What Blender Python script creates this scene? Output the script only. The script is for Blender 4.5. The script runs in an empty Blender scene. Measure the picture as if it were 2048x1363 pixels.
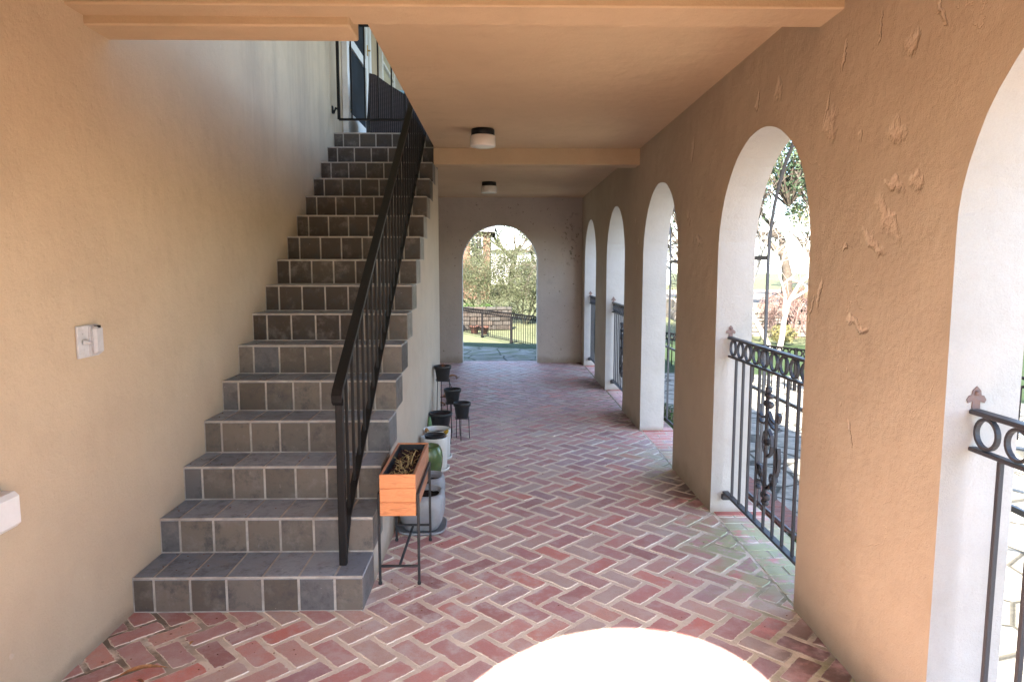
import bpy, math, random
from mathutils import Vector, Matrix, noise
R = math.radians
rnd = random.Random(7)

# ------------------------------------------------------------------ camera
scene = bpy.context.scene
cam_data = bpy.data.cameras.new("camera")
cam = bpy.data.objects.new("camera", cam_data)
scene.collection.objects.link(cam)
cam_data.sensor_width = 36.0
cam_data.lens = 23.99
cam_data.clip_start = 0.02
cam_data.clip_end = 400.0
# world axes written in camera coordinates (right, up, forward)
_rows = [(0.99984718, 0.00184038, 0.01738491), (-0.01748205, 0.10525649, 0.99429143), (0.0, 0.9944434, -0.10527258)]
right = Vector([r[0] for r in _rows]); up = Vector([r[1] for r in _rows]); fwd = Vector([r[2] for r in _rows])
m3 = Matrix((right, up, -fwd)).transposed()
cam.matrix_world = Matrix.Translation((0, 0, 1.5)) @ m3.to_4x4()
scene.camera = cam

# ------------------------------------------------------------------ light
SUN_TX, SUN_TY = 0.235, 1.17          # metres the light travels for each metre it drops
sun_dir = Vector((SUN_TX, SUN_TY, -1.0)).normalized()
world = bpy.data.worlds.new("World"); scene.world = world; world.use_nodes = True
wn = world.node_tree.nodes; wl = world.node_tree.links
sky = wn.new("ShaderNodeTexSky"); sky.sky_type = 'NISHITA'; sky.sun_disc = False
sky.sun_elevation = math.asin(-sun_dir.z)
sky.sun_rotation = math.atan2(-sun_dir.x, -sun_dir.y)
sky.air_density = 1.0; sky.dust_density = 1.0; sky.ozone_density = 1.8
wl.new(sky.outputs[0], wn["Background"].inputs[0])
wn["Background"].inputs[1].default_value = 0.105
sun_data = bpy.data.lights.new("sun", 'SUN'); sun_data.energy = 5.0; sun_data.angle = R(0.5)
sun_data.color = (1.0, 0.89, 0.75)
sun = bpy.data.objects.new("sun", sun_data); scene.collection.objects.link(sun)
sun.rotation_euler = sun_dir.to_track_quat('-Z', 'Y').to_euler()

vs = scene.view_settings
vs.view_transform = 'Standard'; vs.look = 'None'; vs.gamma = 1.0; vs.exposure = 3.57; vs.use_curve_mapping = False
cy = scene.cycles
cy.use_denoising = True
cy.max_bounces = 10; cy.diffuse_bounces = 8; cy.glossy_bounces = 3; cy.transmission_bounces = 6; cy.transparent_max_bounces = 8
cy.sample_clamp_indirect = 6.0
cy.caustics_reflective = False; cy.caustics_refractive = False

# ------------------------------------------------------------------ helpers
C = scene.collection

class MB:
    """collects faces, links them as ONE mesh object"""
    def __init__(s): s.v = []; s.f = []; s.mi = []; s.col = []; s.sm = []
    def add(s, vs_, fs, mi=0, smooth=False, seed=None):
        o = len(s.v); s.v += [tuple(p) for p in vs_]
        if seed is None: seed = 0.5
        s.col += [seed] * len(vs_) if not isinstance(seed, list) else seed
        for f in fs:
            s.f.append(tuple(i + o for i in f)); s.mi.append(mi); s.sm.append(smooth)
    def box(s, x0, x1, y0, y1, z0, z1, mi=0, bev=0.0, seed=None):
        if bev <= 0:
            v = [(x, y, z) for x in (x0, x1) for y in (y0, y1) for z in (z0, z1)]
            s.add(v, [(0,1,3,2),(4,6,7,5),(0,4,5,1),(2,3,7,6),(0,2,6,4),(1,5,7,3)], mi, False, seed)
        else:
            b = min(bev, (x1-x0)/2.01, (y1-y0)/2.01, (z1-z0)/2.01)
            c = Vector(((x0+x1)/2,(y0+y1)/2,(z0+z1)/2)); h = Vector(((x1-x0)/2,(y1-y0)/2,(z1-z0)/2))
            vi = {}; v = []
            for sx in (-1,1):
                for sy in (-1,1):
                    for sz in (-1,1):
                        for ax in range(3):
                            p = [h.x-b, h.y-b, h.z-b]; p[ax] = h[ax]
                            vi[(sx,sy,sz,ax)] = len(v)
                            v.append((c.x+sx*p[0], c.y+sy*p[1], c.z+sz*p[2]))
            f = []
            for ax in range(3):
                a1, a2 = [(1,2),(2,0),(0,1)][ax]
                for sg in (-1,1):
                    q = []
                    for (u,w) in ((-1,-1),(1,-1),(1,1),(-1,1)):
                        sgn = [0,0,0]; sgn[ax]=sg; sgn[a1]=u; sgn[a2]=w
                        q.append(vi[(sgn[0],sgn[1],sgn[2],ax)])
                    f.append(tuple(q if sg>0 else q[::-1]))
            for ax in range(3):           # edges along ax
                a1, a2 = [(1,2),(2,0),(0,1)][ax]
                for u in (-1,1):
                    for w in (-1,1):
                        def k(t, face):
                            sgn=[0,0,0]; sgn[ax]=t; sgn[a1]=u; sgn[a2]=w
                            return vi[(sgn[0],sgn[1],sgn[2],face)]
                        q = [k(-1,a1),k(1,a1),k(1,a2),k(-1,a2)]
                        f.append(tuple(q if u*w<0 else q[::-1]))
            for sx in (-1,1):
                for sy in (-1,1):
                    for sz in (-1,1):
                        q=[vi[(sx,sy,sz,0)],vi[(sx,sy,sz,1)],vi[(sx,sy,sz,2)]]
                        f.append(tuple(q if sx*sy*sz>0 else q[::-1]))
            s.add(v, f, mi, False, seed)
    def tube(s, pts, r, n=8, mi=0, closed=False, cap=True, seed=None, flat=None):
        """round tube (or flat=(w,h) bar) swept along pts; r number or list"""
        P = [Vector(p) for p in pts]; m = len(P)
        if m < 2: return
        rr = r if isinstance(r, (list, tuple)) else [r]*m
        ref = None; vv = []; rings = []
        for i in range(m):
            if closed: t = P[(i+1) % m] - P[i-1]
            elif i == 0: t = P[1]-P[0]
            elif i == m-1: t = P[-1]-P[-2]
            else: t = (P[i+1]-P[i]).normalized() + (P[i]-P[i-1]).normalized()
            if t.length < 1e-9: t = Vector((0,0,1))
            t.normalize()
            if ref is None:
                a = Vector((0,0,1)) if abs(t.z) < 0.9 else Vector((0,1,0))
                ref = (a - t*a.dot(t)).normalized()
            else:
                ref = ref - t*ref.dot(t)
                if ref.length < 1e-6: ref = t.orthogonal()
                ref.normalize()
            b = t.cross(ref)
            ring = []
            if flat:
                w, h = flat
                for (u, q) in ((-1,-1),(1,-1),(1,1),(-1,1)):
                    ring.append(P[i] + b*(u*w/2) + ref*(q*h/2))
            else:
                for k in range(n):
                    a = 2*math.pi*k/n
                    ring.append(P[i] + (ref*math.cos(a) + b*math.sin(a))*rr[i])
            vv += ring
        n_ = 4 if flat else n
        f = []
        for i in range(m if closed else m-1):
            j = (i+1) % m
            for k in range(n_):
                k2 = (k+1) % n_
                f.append((i*n_+k, i*n_+k2, j*n_+k2, j*n_+k))
        if cap and not closed:
            f.append(tuple(range(n_))[::-1]); f.append(tuple((m-1)*n_+k for k in range(n_)))
        s.add(vv, f, mi, not flat and n_ > 4, seed)
    def lathe(s, prof, c=(0,0,0), n=32, mi=0, seed=None, smooth=True, sq=0.0, rot=0.0, cap=(True, True)):
        """prof list of (r,z); sq>0 turns the circle towards a rounded square"""
        vv = []; f = []
        for (r, z) in prof:
            for k in range(n):
                a = 2*math.pi*k/n + rot
                q = 1.0
                if sq: 
                    e = 2 + 6*sq; ca, sa = abs(math.cos(a-rot)), abs(math.sin(a-rot))
                    q = 1/((ca**e + sa**e)**(1/e))
                vv.append((c[0]+r*q*math.cos(a), c[1]+r*q*math.sin(a), c[2]+z))
        m = len(prof)
        for i in range(m-1):
            for k in range(n):
                k2 = (k+1) % n
                f.append((i*n+k, i*n+k2, (i+1)*n+k2, (i+1)*n+k))
        if cap[0]: f.append(tuple(range(n))[::-1])
        if cap[1]: f.append(tuple((m-1)*n+k for k in range(n)))
        s.add(vv, f, mi, smooth, seed)
    def prism(s, poly, axis, a0, a1, mi=0, seed=None):
        """poly = 2D outline (counter-clockwise), swept along axis 0/1/2 from a0 to a1"""
        n = len(poly)
        def P(p, a):
            return {0:(a,p[0],p[1]), 1:(p[0],a,p[1]), 2:(p[0],p[1],a)}[axis]
        v = [P(p,a0) for p in poly] + [P(p,a1) for p in poly]
        f = [tuple(range(n))[::-1], tuple(n+k for k in range(n))]
        f += [(k, (k+1)%n, n+(k+1)%n, n+k) for k in range(n)]
        s.add(v, f, mi, False, seed)
    def build(s, name, mats, parent=None, loc=None, recalc=True):
        me = bpy.data.meshes.new(name); me.from_pydata(s.v, [], s.f)
        mats = mats if isinstance(mats, (list, tuple)) else [mats]
        for m_ in mats: me.materials.append(m_)
        me.polygons.foreach_set("material_index", s.mi)
        me.polygons.foreach_set("use_smooth", s.sm)
        at = me.attributes.new("seed", 'FLOAT', 'POINT')
        at.data.foreach_set("value", s.col)
        me.update()
        if recalc:
            import bmesh
            bm = bmesh.new(); bm.from_mesh(me); bmesh.ops.recalc_face_normals(bm, faces=bm.faces); bm.to_mesh(me); bm.free()
        o = bpy.data.objects.new(name, me); C.objects.link(o)
        if parent is not None: o.parent = parent
        if loc is not None: o.location = loc
        return o

def tag(o, label=None, cat=None, group=None, kind=None):
    if label: o["label"] = label
    if cat: o["category"] = cat
    if group: o["group"] = group
    if kind: o["kind"] = kind
    return o
def thing(name, label, cat, loc=(0,0,0), rz=0.0, group=None):
    o = bpy.data.objects.new(name, None); C.objects.link(o); o.location = loc; o.rotation_euler = (0,0,rz)
    o.empty_display_size = 0.1
    return tag(o, label, cat, group)
def copy_tree(o, parent=None):
    c = o.copy(); C.objects.link(c)
    if parent is not None: c.parent = parent
    for ch in list(o.children): copy_tree(ch, c)
    return c

# ------------------------------------------------------------------ materials
class NT:
    def __init__(s, name, rough=0.8, spec=0.3):
        s.m = bpy.data.materials.new(name); s.m.use_nodes = True
        s.n = s.m.node_tree.nodes; s.l = s.m.node_tree.links; s.b = s.n["Principled BSDF"]
        s.b.inputs["Roughness"].default_value = rough; s.b.inputs["Specular IOR Level"].default_value = spec
    def set(s, sock, v):
        if hasattr(v, "links") or isinstance(v, bpy.types.NodeSocket): s.l.new(v, sock)
        else: sock.default_value = v
    def obj(s):
        return s.n.new("ShaderNodeTexCoord").outputs["Object"]
    def scale(s, vec, sc):
        m = s.n.new("ShaderNodeMapping"); s.l.new(vec, m.inputs[0]); m.inputs["Scale"].default_value = sc; return m.outputs[0]
    def noise(s, vec, sc, det=4, rough=0.6, dist=0.0, out="Fac"):
        t = s.n.new("ShaderNodeTexNoise"); s.l.new(vec, t.inputs["Vector"])
        t.inputs["Scale"].default_value = sc; t.inputs["Detail"].default_value = det
        t.inputs["Roughness"].default_value = rough; t.inputs["Distortion"].default_value = dist
        return t.outputs[out]
    def math(s, op, a, b=0.0, c=None, clamp=False):
        t = s.n.new("ShaderNodeMath"); t.operation = op; t.use_clamp = clamp
        s.set(t.inputs[0], a); s.set(t.inputs[1], b)
        if c is not None: s.set(t.inputs[2], c)
        return t.outputs[0]
    def ramp(s, fac, lo, hi, a=0.0, b=1.0):
        t = s.n.new("ShaderNodeMapRange"); t.interpolation_type = 'SMOOTHSTEP'
        s.set(t.inputs[0], fac); t.inputs[1].default_value = lo; t.inputs[2].default_value = hi
        t.inputs[3].default_value = a; t.inputs[4].default_value = b
        return t.outputs[0]
    def mix(s, fac, a, b):
        t = s.n.new("ShaderNodeMix"); t.data_type = 'RGBA'
        s.set(t.inputs[0], fac)
        for k, v in ((6, a), (7, b)):
            if isinstance(v, tuple): v = (v[0], v[1], v[2], 1.0)
            s.set(t.inputs[k], v)
        return t.outputs[2]
    def colramp(s, fac, stops):
        t = s.n.new("ShaderNodeValToRGB"); s.l.new(fac, t.inputs[0])
        e = t.color_ramp.elements
        while len(e) < len(stops): e.new(0.5)
        for k, (p, c) in enumerate(stops): e[k].position = p; e[k].color = (c[0], c[1], c[2], 1.0)
        return t.outputs[0]
    def attr(s, name):
        t = s.n.new("ShaderNodeAttribute"); t.attribute_name = name; return t.outputs["Fac"]
    def xyz(s, vec):
        t = s.n.new("ShaderNodeSeparateXYZ"); s.l.new(vec, t.inputs[0]); return t.outputs
    def bump(s, h, strength=0.5, dist=0.01, normal=None):
        t = s.n.new("ShaderNodeBump"); t.inputs["Strength"].default_value = strength; t.inputs["Distance"].default_value = dist
        s.l.new(h, t.inputs["Height"])
        if normal is not None: s.l.new(normal, t.inputs["Normal"])
        return t.outputs[0]
    def color(s, c): s.set(s.b.inputs["Base Color"], c if not isinstance(c, tuple) else (c[0],c[1],c[2],1))
    def normal(s, n): s.l.new(n, s.b.inputs["Normal"])

TAN_A = (0.46, 0.38, 0.285); TAN_B = (0.41, 0.335, 0.25)

def stucco(name, a=TAN_A, b=TAN_B, chips=(), streaks=False, wet=None, endstain=False, soft=False):
    t = NT(name, 0.92, 0.15); P = t.obj()
    big = t.noise(P, 0.9, 5, 0.6); mid = t.noise(P, 5.0, 6, 0.65)
    col = t.mix(t.ramp(big, 0.35, 0.68), a, b)
    col = t.mix(t.ramp(mid, 0.45, 0.75, 0, 0.35), col, tuple(x*0.86 for x in b))
    grain = t.noise(P, 230.0, 3, 0.7); sand = t.noise(P, 75.0, 4, 0.65); lump = t.noise(P, 9.0, 3, 0.5)
    col = t.mix(t.ramp(grain, 0.35, 0.8, 0, 0.22), col, tuple(x*0.72 for x in b))
    h = t.math('ADD', t.math('MULTIPLY', sand, 0.0024), t.math('MULTIPLY', lump, 0.008))
    h = t.math('ADD', h, t.math('MULTIPLY', grain, 0.0016))
    if streaks:      # long dark run marks down the stairwell wall
        st = t.noise(t.scale(P, (1.0, 2.6, 0.28)), 1.5, 5, 0.62)
        X = t.xyz(P)
        zone = t.math('MULTIPLY', t.ramp(X[1], 3.4, 5.2), t.ramp(X[2], 1.7, 2.9))
        col = t.mix(t.math('MULTIPLY', t.ramp(st, 0.40, 0.75, 0, 0.42), zone), col, (0.22, 0.19, 0.165))
        col = t.mix(t.ramp(t.noise(t.scale(P, (1, 1, 1)), 11.0, 2, 0.5), 0.74, 0.80, 0, 0.5), col, (0.62, 0.52, 0.43))
    if chips:
        warp = t.noise(P, 11.0, 4, 0.55)
        X = t.xyz(P); total = None; deep = None
        wy = t.math('MULTIPLY', t.math('SUBTRACT', warp, 0.5), 0.11)
        warp2 = t.noise(t.scale(P, (1, 1.3, 0.8)), 13.0, 4, 0.55)
        wz = t.math('MULTIPLY', t.math('SUBTRACT', warp2, 0.5), 0.11)
        ax = t.math('ADD', X[1], wy); az = t.math('ADD', X[2], wz)
        for (cy_, cz_, ry, rz_, ang) in chips:
            ca, sa = math.cos(ang), math.sin(ang)
            dy = t.math('SUBTRACT', ax, cy_); dz = t.math('SUBTRACT', az, cz_)
            u = t.math('ADD', t.math('MULTIPLY', dy, ca/ry), t.math('MULTIPLY', dz, sa/ry))
            w = t.math('ADD', t.math('MULTIPLY', dy, -sa/rz_), t.math('MULTIPLY', dz, ca/rz_))
            d = t.math('SQRT', t.math('ADD', t.math('MULTIPLY', u, u), t.math('MULTIPLY', w, w)))
            k = t.ramp(d, 1.1, 0.3)
            total = k if total is None else t.math('MAXIMUM', total, k)
        # small scattered pocks
        pk = t.noise(t.scale(P, (1, 1.0, 0.45)), 8.5, 3, 0.55)
        total = t.math('MAXIMUM', total, t.ramp(pk, 0.725, 0.76, 0, 0.5))
        rough_in = t.noise(P, 38.0, 3, 0.55)
        h = t.math('SUBTRACT', h, t.math('MULTIPLY', total, t.math('ADD', 0.003, t.math('MULTIPLY', rough_in, 0.009))))
        col = t.mix(t.math('MULTIPLY', total, 0.45), col, (0.62, 0.50, 0.39))
        # grime low down beside the arches, and hairline cracks
        cr = t.n.new("ShaderNodeTexVoronoi"); cr.feature = 'DISTANCE_TO_EDGE'; cr.inputs["Scale"].default_value = 1.15
        wv = t.n.new("ShaderNodeVectorMath"); wv.operation = 'ADD'
        nz = t.n.new("ShaderNodeTexNoise"); nz.inputs["Scale"].default_value = 3.0; nz.inputs["Detail"].default_value = 6
        t.l.new(P, nz.inputs["Vector"]); t.l.new(P, wv.inputs[0]); t.l.new(nz.outputs["Color"], wv.inputs[1]); t.l.new(wv.outputs[0], cr.inputs["Vector"])
        ck = t.math('MULTIPLY', t.ramp(cr.outputs["Distance"], 0.0045, 0.0), t.ramp(t.noise(P, 1.6, 2, 0.5), 0.5, 0.58))
        h = t.math('SUBTRACT', h, t.math('MULTIPLY', ck, 0.0012))
        col = t.mix(t.math('MULTIPLY', ck, 0.35), col, (0.66, 0.52, 0.39))
    if wet is not None:
        X = t.xyz(P)
        zz = t.math('ADD', X[2], t.math('MULTIPLY', t.math('SUBTRACT', t.noise(P, 5.0, 4, 0.6), 0.5), wet*1.5))
        col = t.mix(t.ramp(zz, wet, 0.0, 0, 0.6), col, (0.24, 0.19, 0.14))
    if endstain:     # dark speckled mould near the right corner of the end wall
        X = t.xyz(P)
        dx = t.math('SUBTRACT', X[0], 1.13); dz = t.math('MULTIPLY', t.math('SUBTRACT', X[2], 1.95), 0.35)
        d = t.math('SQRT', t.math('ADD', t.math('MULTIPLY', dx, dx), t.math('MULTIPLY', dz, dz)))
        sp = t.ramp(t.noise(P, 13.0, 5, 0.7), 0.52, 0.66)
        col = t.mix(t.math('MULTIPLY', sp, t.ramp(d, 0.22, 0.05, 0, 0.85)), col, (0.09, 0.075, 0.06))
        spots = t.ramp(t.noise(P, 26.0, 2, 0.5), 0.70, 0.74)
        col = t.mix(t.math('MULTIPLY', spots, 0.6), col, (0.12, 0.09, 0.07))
    t.color(col); t.normal(t.bump(h, 1.0, 1.0))
    return t.m

CHIPS = [(2.215,2.215,0.045,0.035,0.2),(2.085,2.25,0.012,0.06,-0.6),(3.26,2.33,0.05,0.055,0.1),(3.52,2.33,0.03,0.05,0.3),
         (2.735,2.06,0.06,0.085,0.0),(2.77,2.13,0.012,0.07,0.3),(2.268,1.945,0.06,0.035,0.4),(2.27,1.775,0.075,0.022,0.3),(2.15,1.766,0.05,0.03,0.7),
         (2.297,1.662,0.035,0.13,-0.7),(2.38,1.595,0.03,0.09,-1.0),(2.57,1.579,0.02,0.02,0),(2.453,1.30,0.085,0.02,0.25),(2.755,1.40,0.015,0.07,0.2),
         (2.646,2.299,0.012,0.05,0.3),(4.69,2.295,0.04,0.09,0.2),(4.46,1.684,0.10,0.03,0.2),(2.47,0.903,0.012,0.05,-0.5),(2.82,1.33,0.012,0.06,0.4),
         (6.45,1.75,0.05,0.04,0.1),(6.5,1.5,0.03,0.05,0.3),(6.6,1.95,0.05,0.03,0.4),(8.7,1.5,0.05,0.06,0.1),(4.75,1.85,0.06,0.03,0.8),(2.4,2.32,0.01,0.06,0.2)]
M = {}
M['arcade'] = stucco("arcade_stucco", chips=CHIPS, wet=0.16)
M['reveal'] = stucco("reveal_stucco", a=(0.445,0.43,0.415), b=(0.40,0.385,0.37), wet=0.06)  # arch reveals greyer and more neutral than the wall faces
M['wall'] = stucco("house_stucco", a=(0.575,0.465,0.335), b=(0.52,0.415,0.30), streaks=True, wet=0.07)
M['endwall'] = stucco("end_stucco", a=(0.50,0.445,0.40), b=(0.45,0.395,0.35), wet=0.13, endstain=True)
M['ceiling'] = stucco("ceiling_stucco", a=(0.58,0.44,0.29), b=(0.53,0.395,0.26))
M['beam'] = stucco("beam_stucco", a=(0.55,0.415,0.275), b=(0.48,0.365,0.24))
M['stairwall'] = stucco("stair_side_stucco", a=(0.55,0.47,0.385), b=(0.47,0.40,0.33), wet=0.10)

def simple(name, c, rough=0.6, spec=0.4, var=0.12, nsc=20.0, bump=0.0, bsc=60.0, metal=0.0, c2=None):
    t = NT(name, rough, spec); P = t.obj()
    c2 = c2 or tuple(x*(1-var*2) for x in c)
    n = t.noise(P, nsc, 5, 0.65)
    t.color(t.mix(t.ramp(n, 0.3, 0.7), c, c2))
    if bump: t.normal(t.bump(t.noise(P, bsc, 4, 0.6), 1.0, bump))
    t.b.inputs["Metallic"].default_value = metal
    return t.m

def iron_mat(name, base=(0.006,0.006,0.007), rust=(0.045,0.02,0.014), amt=0.3):
    t = NT(name, 0.48, 0.3); P = t.obj()
    n = t.noise(P, 22.0, 5, 0.7)
    col = t.mix(t.ramp(n, 0.62 - amt*0.1, 0.75, 0, 0.8), base, rust)
    col = t.mix(t.ramp(t.noise(P, 140.0, 2, 0.6), 0.62, 0.75, 0, 0.25), col, tuple(min(0.2, x*3+0.01) for x in base))
    t.color(col); t.normal(t.bump(t.noise(P, 160.0, 3, 0.6), 0.7, 0.0012)); return t.m
M['iron'] = iron_mat("black_iron")
M['iron_grey'] = iron_mat("grey_iron", (0.044,0.045,0.053), (0.07,0.045,0.04), 0.1)
M['iron_screen'] = iron_mat("sunlit_iron", (0.075,0.076,0.086), (0.10,0.08,0.07), 0.1)  # screen paler than the railings: sun and haze put into the grey
M['iron_rust'] = iron_mat("rusty_iron", (0.16,0.12,0.12), (0.20,0.09,0.06), 2.2)

def tile_mat():
    t = NT("slate_tile", 0.42, 0.42); P = t.obj(); s = t.attr("seed")
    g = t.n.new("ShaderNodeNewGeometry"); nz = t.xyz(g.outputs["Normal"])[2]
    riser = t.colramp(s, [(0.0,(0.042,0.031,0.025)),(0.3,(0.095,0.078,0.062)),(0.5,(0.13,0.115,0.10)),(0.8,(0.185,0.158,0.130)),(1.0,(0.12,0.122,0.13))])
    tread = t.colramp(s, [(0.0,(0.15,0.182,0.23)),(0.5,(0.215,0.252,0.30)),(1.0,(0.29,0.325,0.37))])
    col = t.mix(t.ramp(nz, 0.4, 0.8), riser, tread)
    blot = t.noise(P, 9.0, 6, 0.7)
    col = t.mix(t.ramp(blot, 0.48, 0.75, 0, 0.6), col, (0.26, 0.235, 0.215))
    blot2 = t.noise(P, 11.0, 7, 0.78)
    col = t.mix(t.ramp(blot2, 0.46, 0.72, 0, 0.8), col, (0.055, 0.057, 0.064))
    scr = t.noise(t.scale(P, (1.0, 1.0, 0.3)), 38.0, 4, 0.8)
    col = t.mix(t.ramp(scr, 0.64, 0.76, 0, 0.4), col, (0.30, 0.29, 0.28))
    spk = t.noise(P, 70.0, 3, 0.6)
    col = t.mix(t.ramp(spk, 0.73, 0.76, 0, 0.75), col, (0.42, 0.42, 0.40))
    t.color(col)
    t.set(t.b.inputs["Roughness"], t.ramp(blot, 0.3, 0.7, 0.36, 0.62))
    t.normal(t.bump(t.math('ADD', t.noise(P, 12.0, 4, 0.6), t.math('MULTIPLY', t.noise(P, 110.0, 3, 0.6), 0.25)), 0.8, 0.0035))
    return t.m
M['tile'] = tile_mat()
M['grout'] = simple("tile_grout", (0.50,0.47,0.43), 0.9, 0.2, 0.16, 14.0, 0.002, 90.0)

def brick_mat():
    t = NT("paving_brick", 0.58, 0.38); P = t.obj(); s = t.attr("seed"); e = t.attr("edge")
    col = t.colramp(s, [(0.0,(0.34,0.175,0.165)),(0.18,(0.52,0.235,0.215)),(0.36,(0.44,0.27,0.26)),(0.52,(0.58,0.27,0.235)),
                        (0.66,(0.50,0.37,0.32)),(0.8,(0.56,0.35,0.29)),(0.9,(0.60,0.22,0.18)),(1.0,(0.38,0.225,0.24))])
    n1 = t.noise(P, 3.2, 5, 0.65); n2 = t.noise(P, 34.0, 5, 0.75); n3 = t.noise(P, 150.0, 3, 0.7)
    col = t.mix(t.ramp(n2, 0.45, 0.75, 0, 0.5), col, (0.48, 0.34, 0.31))
    col = t.mix(t.ramp(n3, 0.5, 0.75, 0, 0.3), col, (0.21, 0.11, 0.10))
    # pale lime bloom
    X = t.xyz(P)
    def blob(cx, cy_, r):
        dx = t.math('SUBTRACT', X[0], cx); dy = t.math('SUBTRACT', X[1], cy_)
        return t.math('SQRT', t.math('ADD', t.math('MULTIPLY', dx, dx), t.math('MULTIPLY', dy, dy)))
    near = t.ramp(blob(-0.25, 2.95, 1), 0.75, 0.15)
    bloom = t.ramp(t.noise(P, 7.0, 6, 0.72), 0.42, 0.66)
    col = t.mix(t.math('MULTIPLY', bloom, t.math('ADD', 0.36, t.math('MULTIPLY', near, 0.5))), col, (0.60, 0.53, 0.51))
    far = t.ramp(blob(-0.1, 9.9, 1), 1.0, 0.2)
    col = t.mix(t.math('MULTIPLY', t.ramp(n1, 0.3, 0.6), t.math('MULTIPLY', far, 0.55)), col, (0.58, 0.52, 0.49))
    # mortar smeared over the arrises
    sm = t.math('ADD', e, t.math('MULTIPLY', t.math('SUBTRACT', t.noise(P, 45.0, 5, 0.75), 0.5), 1.1))
    fade = t.ramp(X[1], 4.0, 8.5, 1.0, 0.5)
    mort = t.math('MULTIPLY', t.ramp(sm, 0.55, 0.80, 0, 0.92), fade)
    col = t.mix(mort, col, (0.78, 0.68, 0.57))
    # moss beside the openings
    g = t.math('ADD', X[0], t.math('MULTIPLY', t.math('SUBTRACT', t.noise(P, 2.6, 4, 0.6), 0.5), 0.9))
    side = t.ramp(g, 0.85, 1.25)
    my = t.math('MAXIMUM', t.ramp(t.math('ABSOLUTE', t.math('SUBTRACT', X[1], 3.45)), 0.75, 0.25), t.ramp(t.math('ABSOLUTE', t.math('SUBTRACT', X[1], 5.1)), 0.8, 0.2, 0, 0.6))
    moss = t.math('MULTIPLY', t.math('MULTIPLY', side, my), t.ramp(t.noise(P, 9.0, 5, 0.7), 0.36, 0.52))
    col = t.mix(t.math('MULTIPLY', moss, 0.8), col, (0.34, 0.38, 0.18))
    # dark damp dirt at the foot of the piers
    dk = t.math('MULTIPLY', t.ramp(X[0], 0.92, 1.25), t.ramp(t.math('ABSOLUTE', t.math('SUBTRACT', t.math('MODULO', t.math('ADD', X[1], 0.81), 2.14), 1.07)), 0.52, 0.15))
    dk = t.math('MULTIPLY', dk, t.ramp(t.noise(P, 6.0, 4, 0.6), 0.33, 0.55))
    col = t.mix(t.math('MULTIPLY', dk, 0.85), col, (0.085, 0.05, 0.04))
    t.color(col)
    h = t.math('ADD', t.math('MULTIPLY', n2, 0.0035), t.math('MULTIPLY', n3, 0.0012))
    h = t.math('ADD', h, t.math('MULTIPLY', mort, 0.002))
    t.normal(t.bump(h, 1.0, 1.0))
    return t.m
M['brick'] = brick_mat()
def mortar_mat():
    t = NT("mortar", 0.95, 0.15); P = t.obj(); X = t.xyz(P)
    col = t.mix(t.ramp(t.noise(P, 4.0, 5, 0.6), 0.35, 0.65), (0.78,0.675,0.56), (0.66,0.56,0.455))
    col = t.mix(t.ramp(X[1], 5.0, 8.0, 0, 0.75), col, (0.22, 0.15, 0.13))
    # dirt packed in the joints along the house wall and beside the arches
    left = t.math('MULTIPLY', t.ramp(X[0], -0.9, -1.5), t.ramp(t.noise(P, 7.0, 4, 0.65), 0.36, 0.56))
    rightd = t.math('MULTIPLY', t.ramp(X[0], 1.1, 1.31), t.ramp(t.noise(P, 5.0, 4, 0.65), 0.38, 0.6))
    d = t.math('MAXIMUM', left, t.math('MULTIPLY', rightd, 0.8))
    col = t.mix(t.math('MULTIPLY', d, 0.8), col, (0.085, 0.065, 0.045))
    moss = t.math('MULTIPLY', t.ramp(X[0], 0.75, 1.2), t.ramp(t.noise(P, 2.6, 4, 0.6), 0.45, 0.62))
    col = t.mix(t.math('MULTIPLY', moss, 0.6), col, (0.20, 0.21, 0.08))
    t.color(col); t.normal(t.bump(t.noise(P, 55.0, 5, 0.7), 1.0, 0.006)); return t.m
M['mortar'] = mortar_mat()
M['redbrick'] = simple("red_paint_brick", (0.50,0.15,0.11), 0.75, 0.3, 0.2, 18.0, 0.003, 60.0, c2=(0.36,0.14,0.12))

# ------------------------------------------------------------------ dimensions
XL, XR, XO = -1.61, 1.30, 1.52          # house wall face, arcade inner and outer faces
YF0, YF1 = 0.13, 0.35                   # front end wall
YE0, YE1 = 10.86, 11.08                 # far end wall
ZC, ZU, ZR = 2.605, 2.815, 5.30         # ceiling, upper floor, upper roof
ARCH_R, SPRING = 0.607, 1.59
ARCH_Y = [1.34, 3.47, 5.615, 7.745, 9.885]

# ------------------------------------------------------------------ brick floor
WM = 0.1095
def clip_poly(poly, axis, lim, keep_less):
    out = []
    n = len(poly)
    for i in range(n):
        a, b = poly[i], poly[(i+1) % n]
        ia = (a[axis] <= lim) if keep_less else (a[axis] >= lim)
        ib = (b[axis] <= lim) if keep_less else (b[axis] >= lim)
        if ia: out.append(a)
        if ia != ib:
            t = (lim - a[axis])/(b[axis]-a[axis])
            out.append((a[0]+t*(b[0]-a[0]), a[1]+t*(b[1]-a[1])))
    return out

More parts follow.
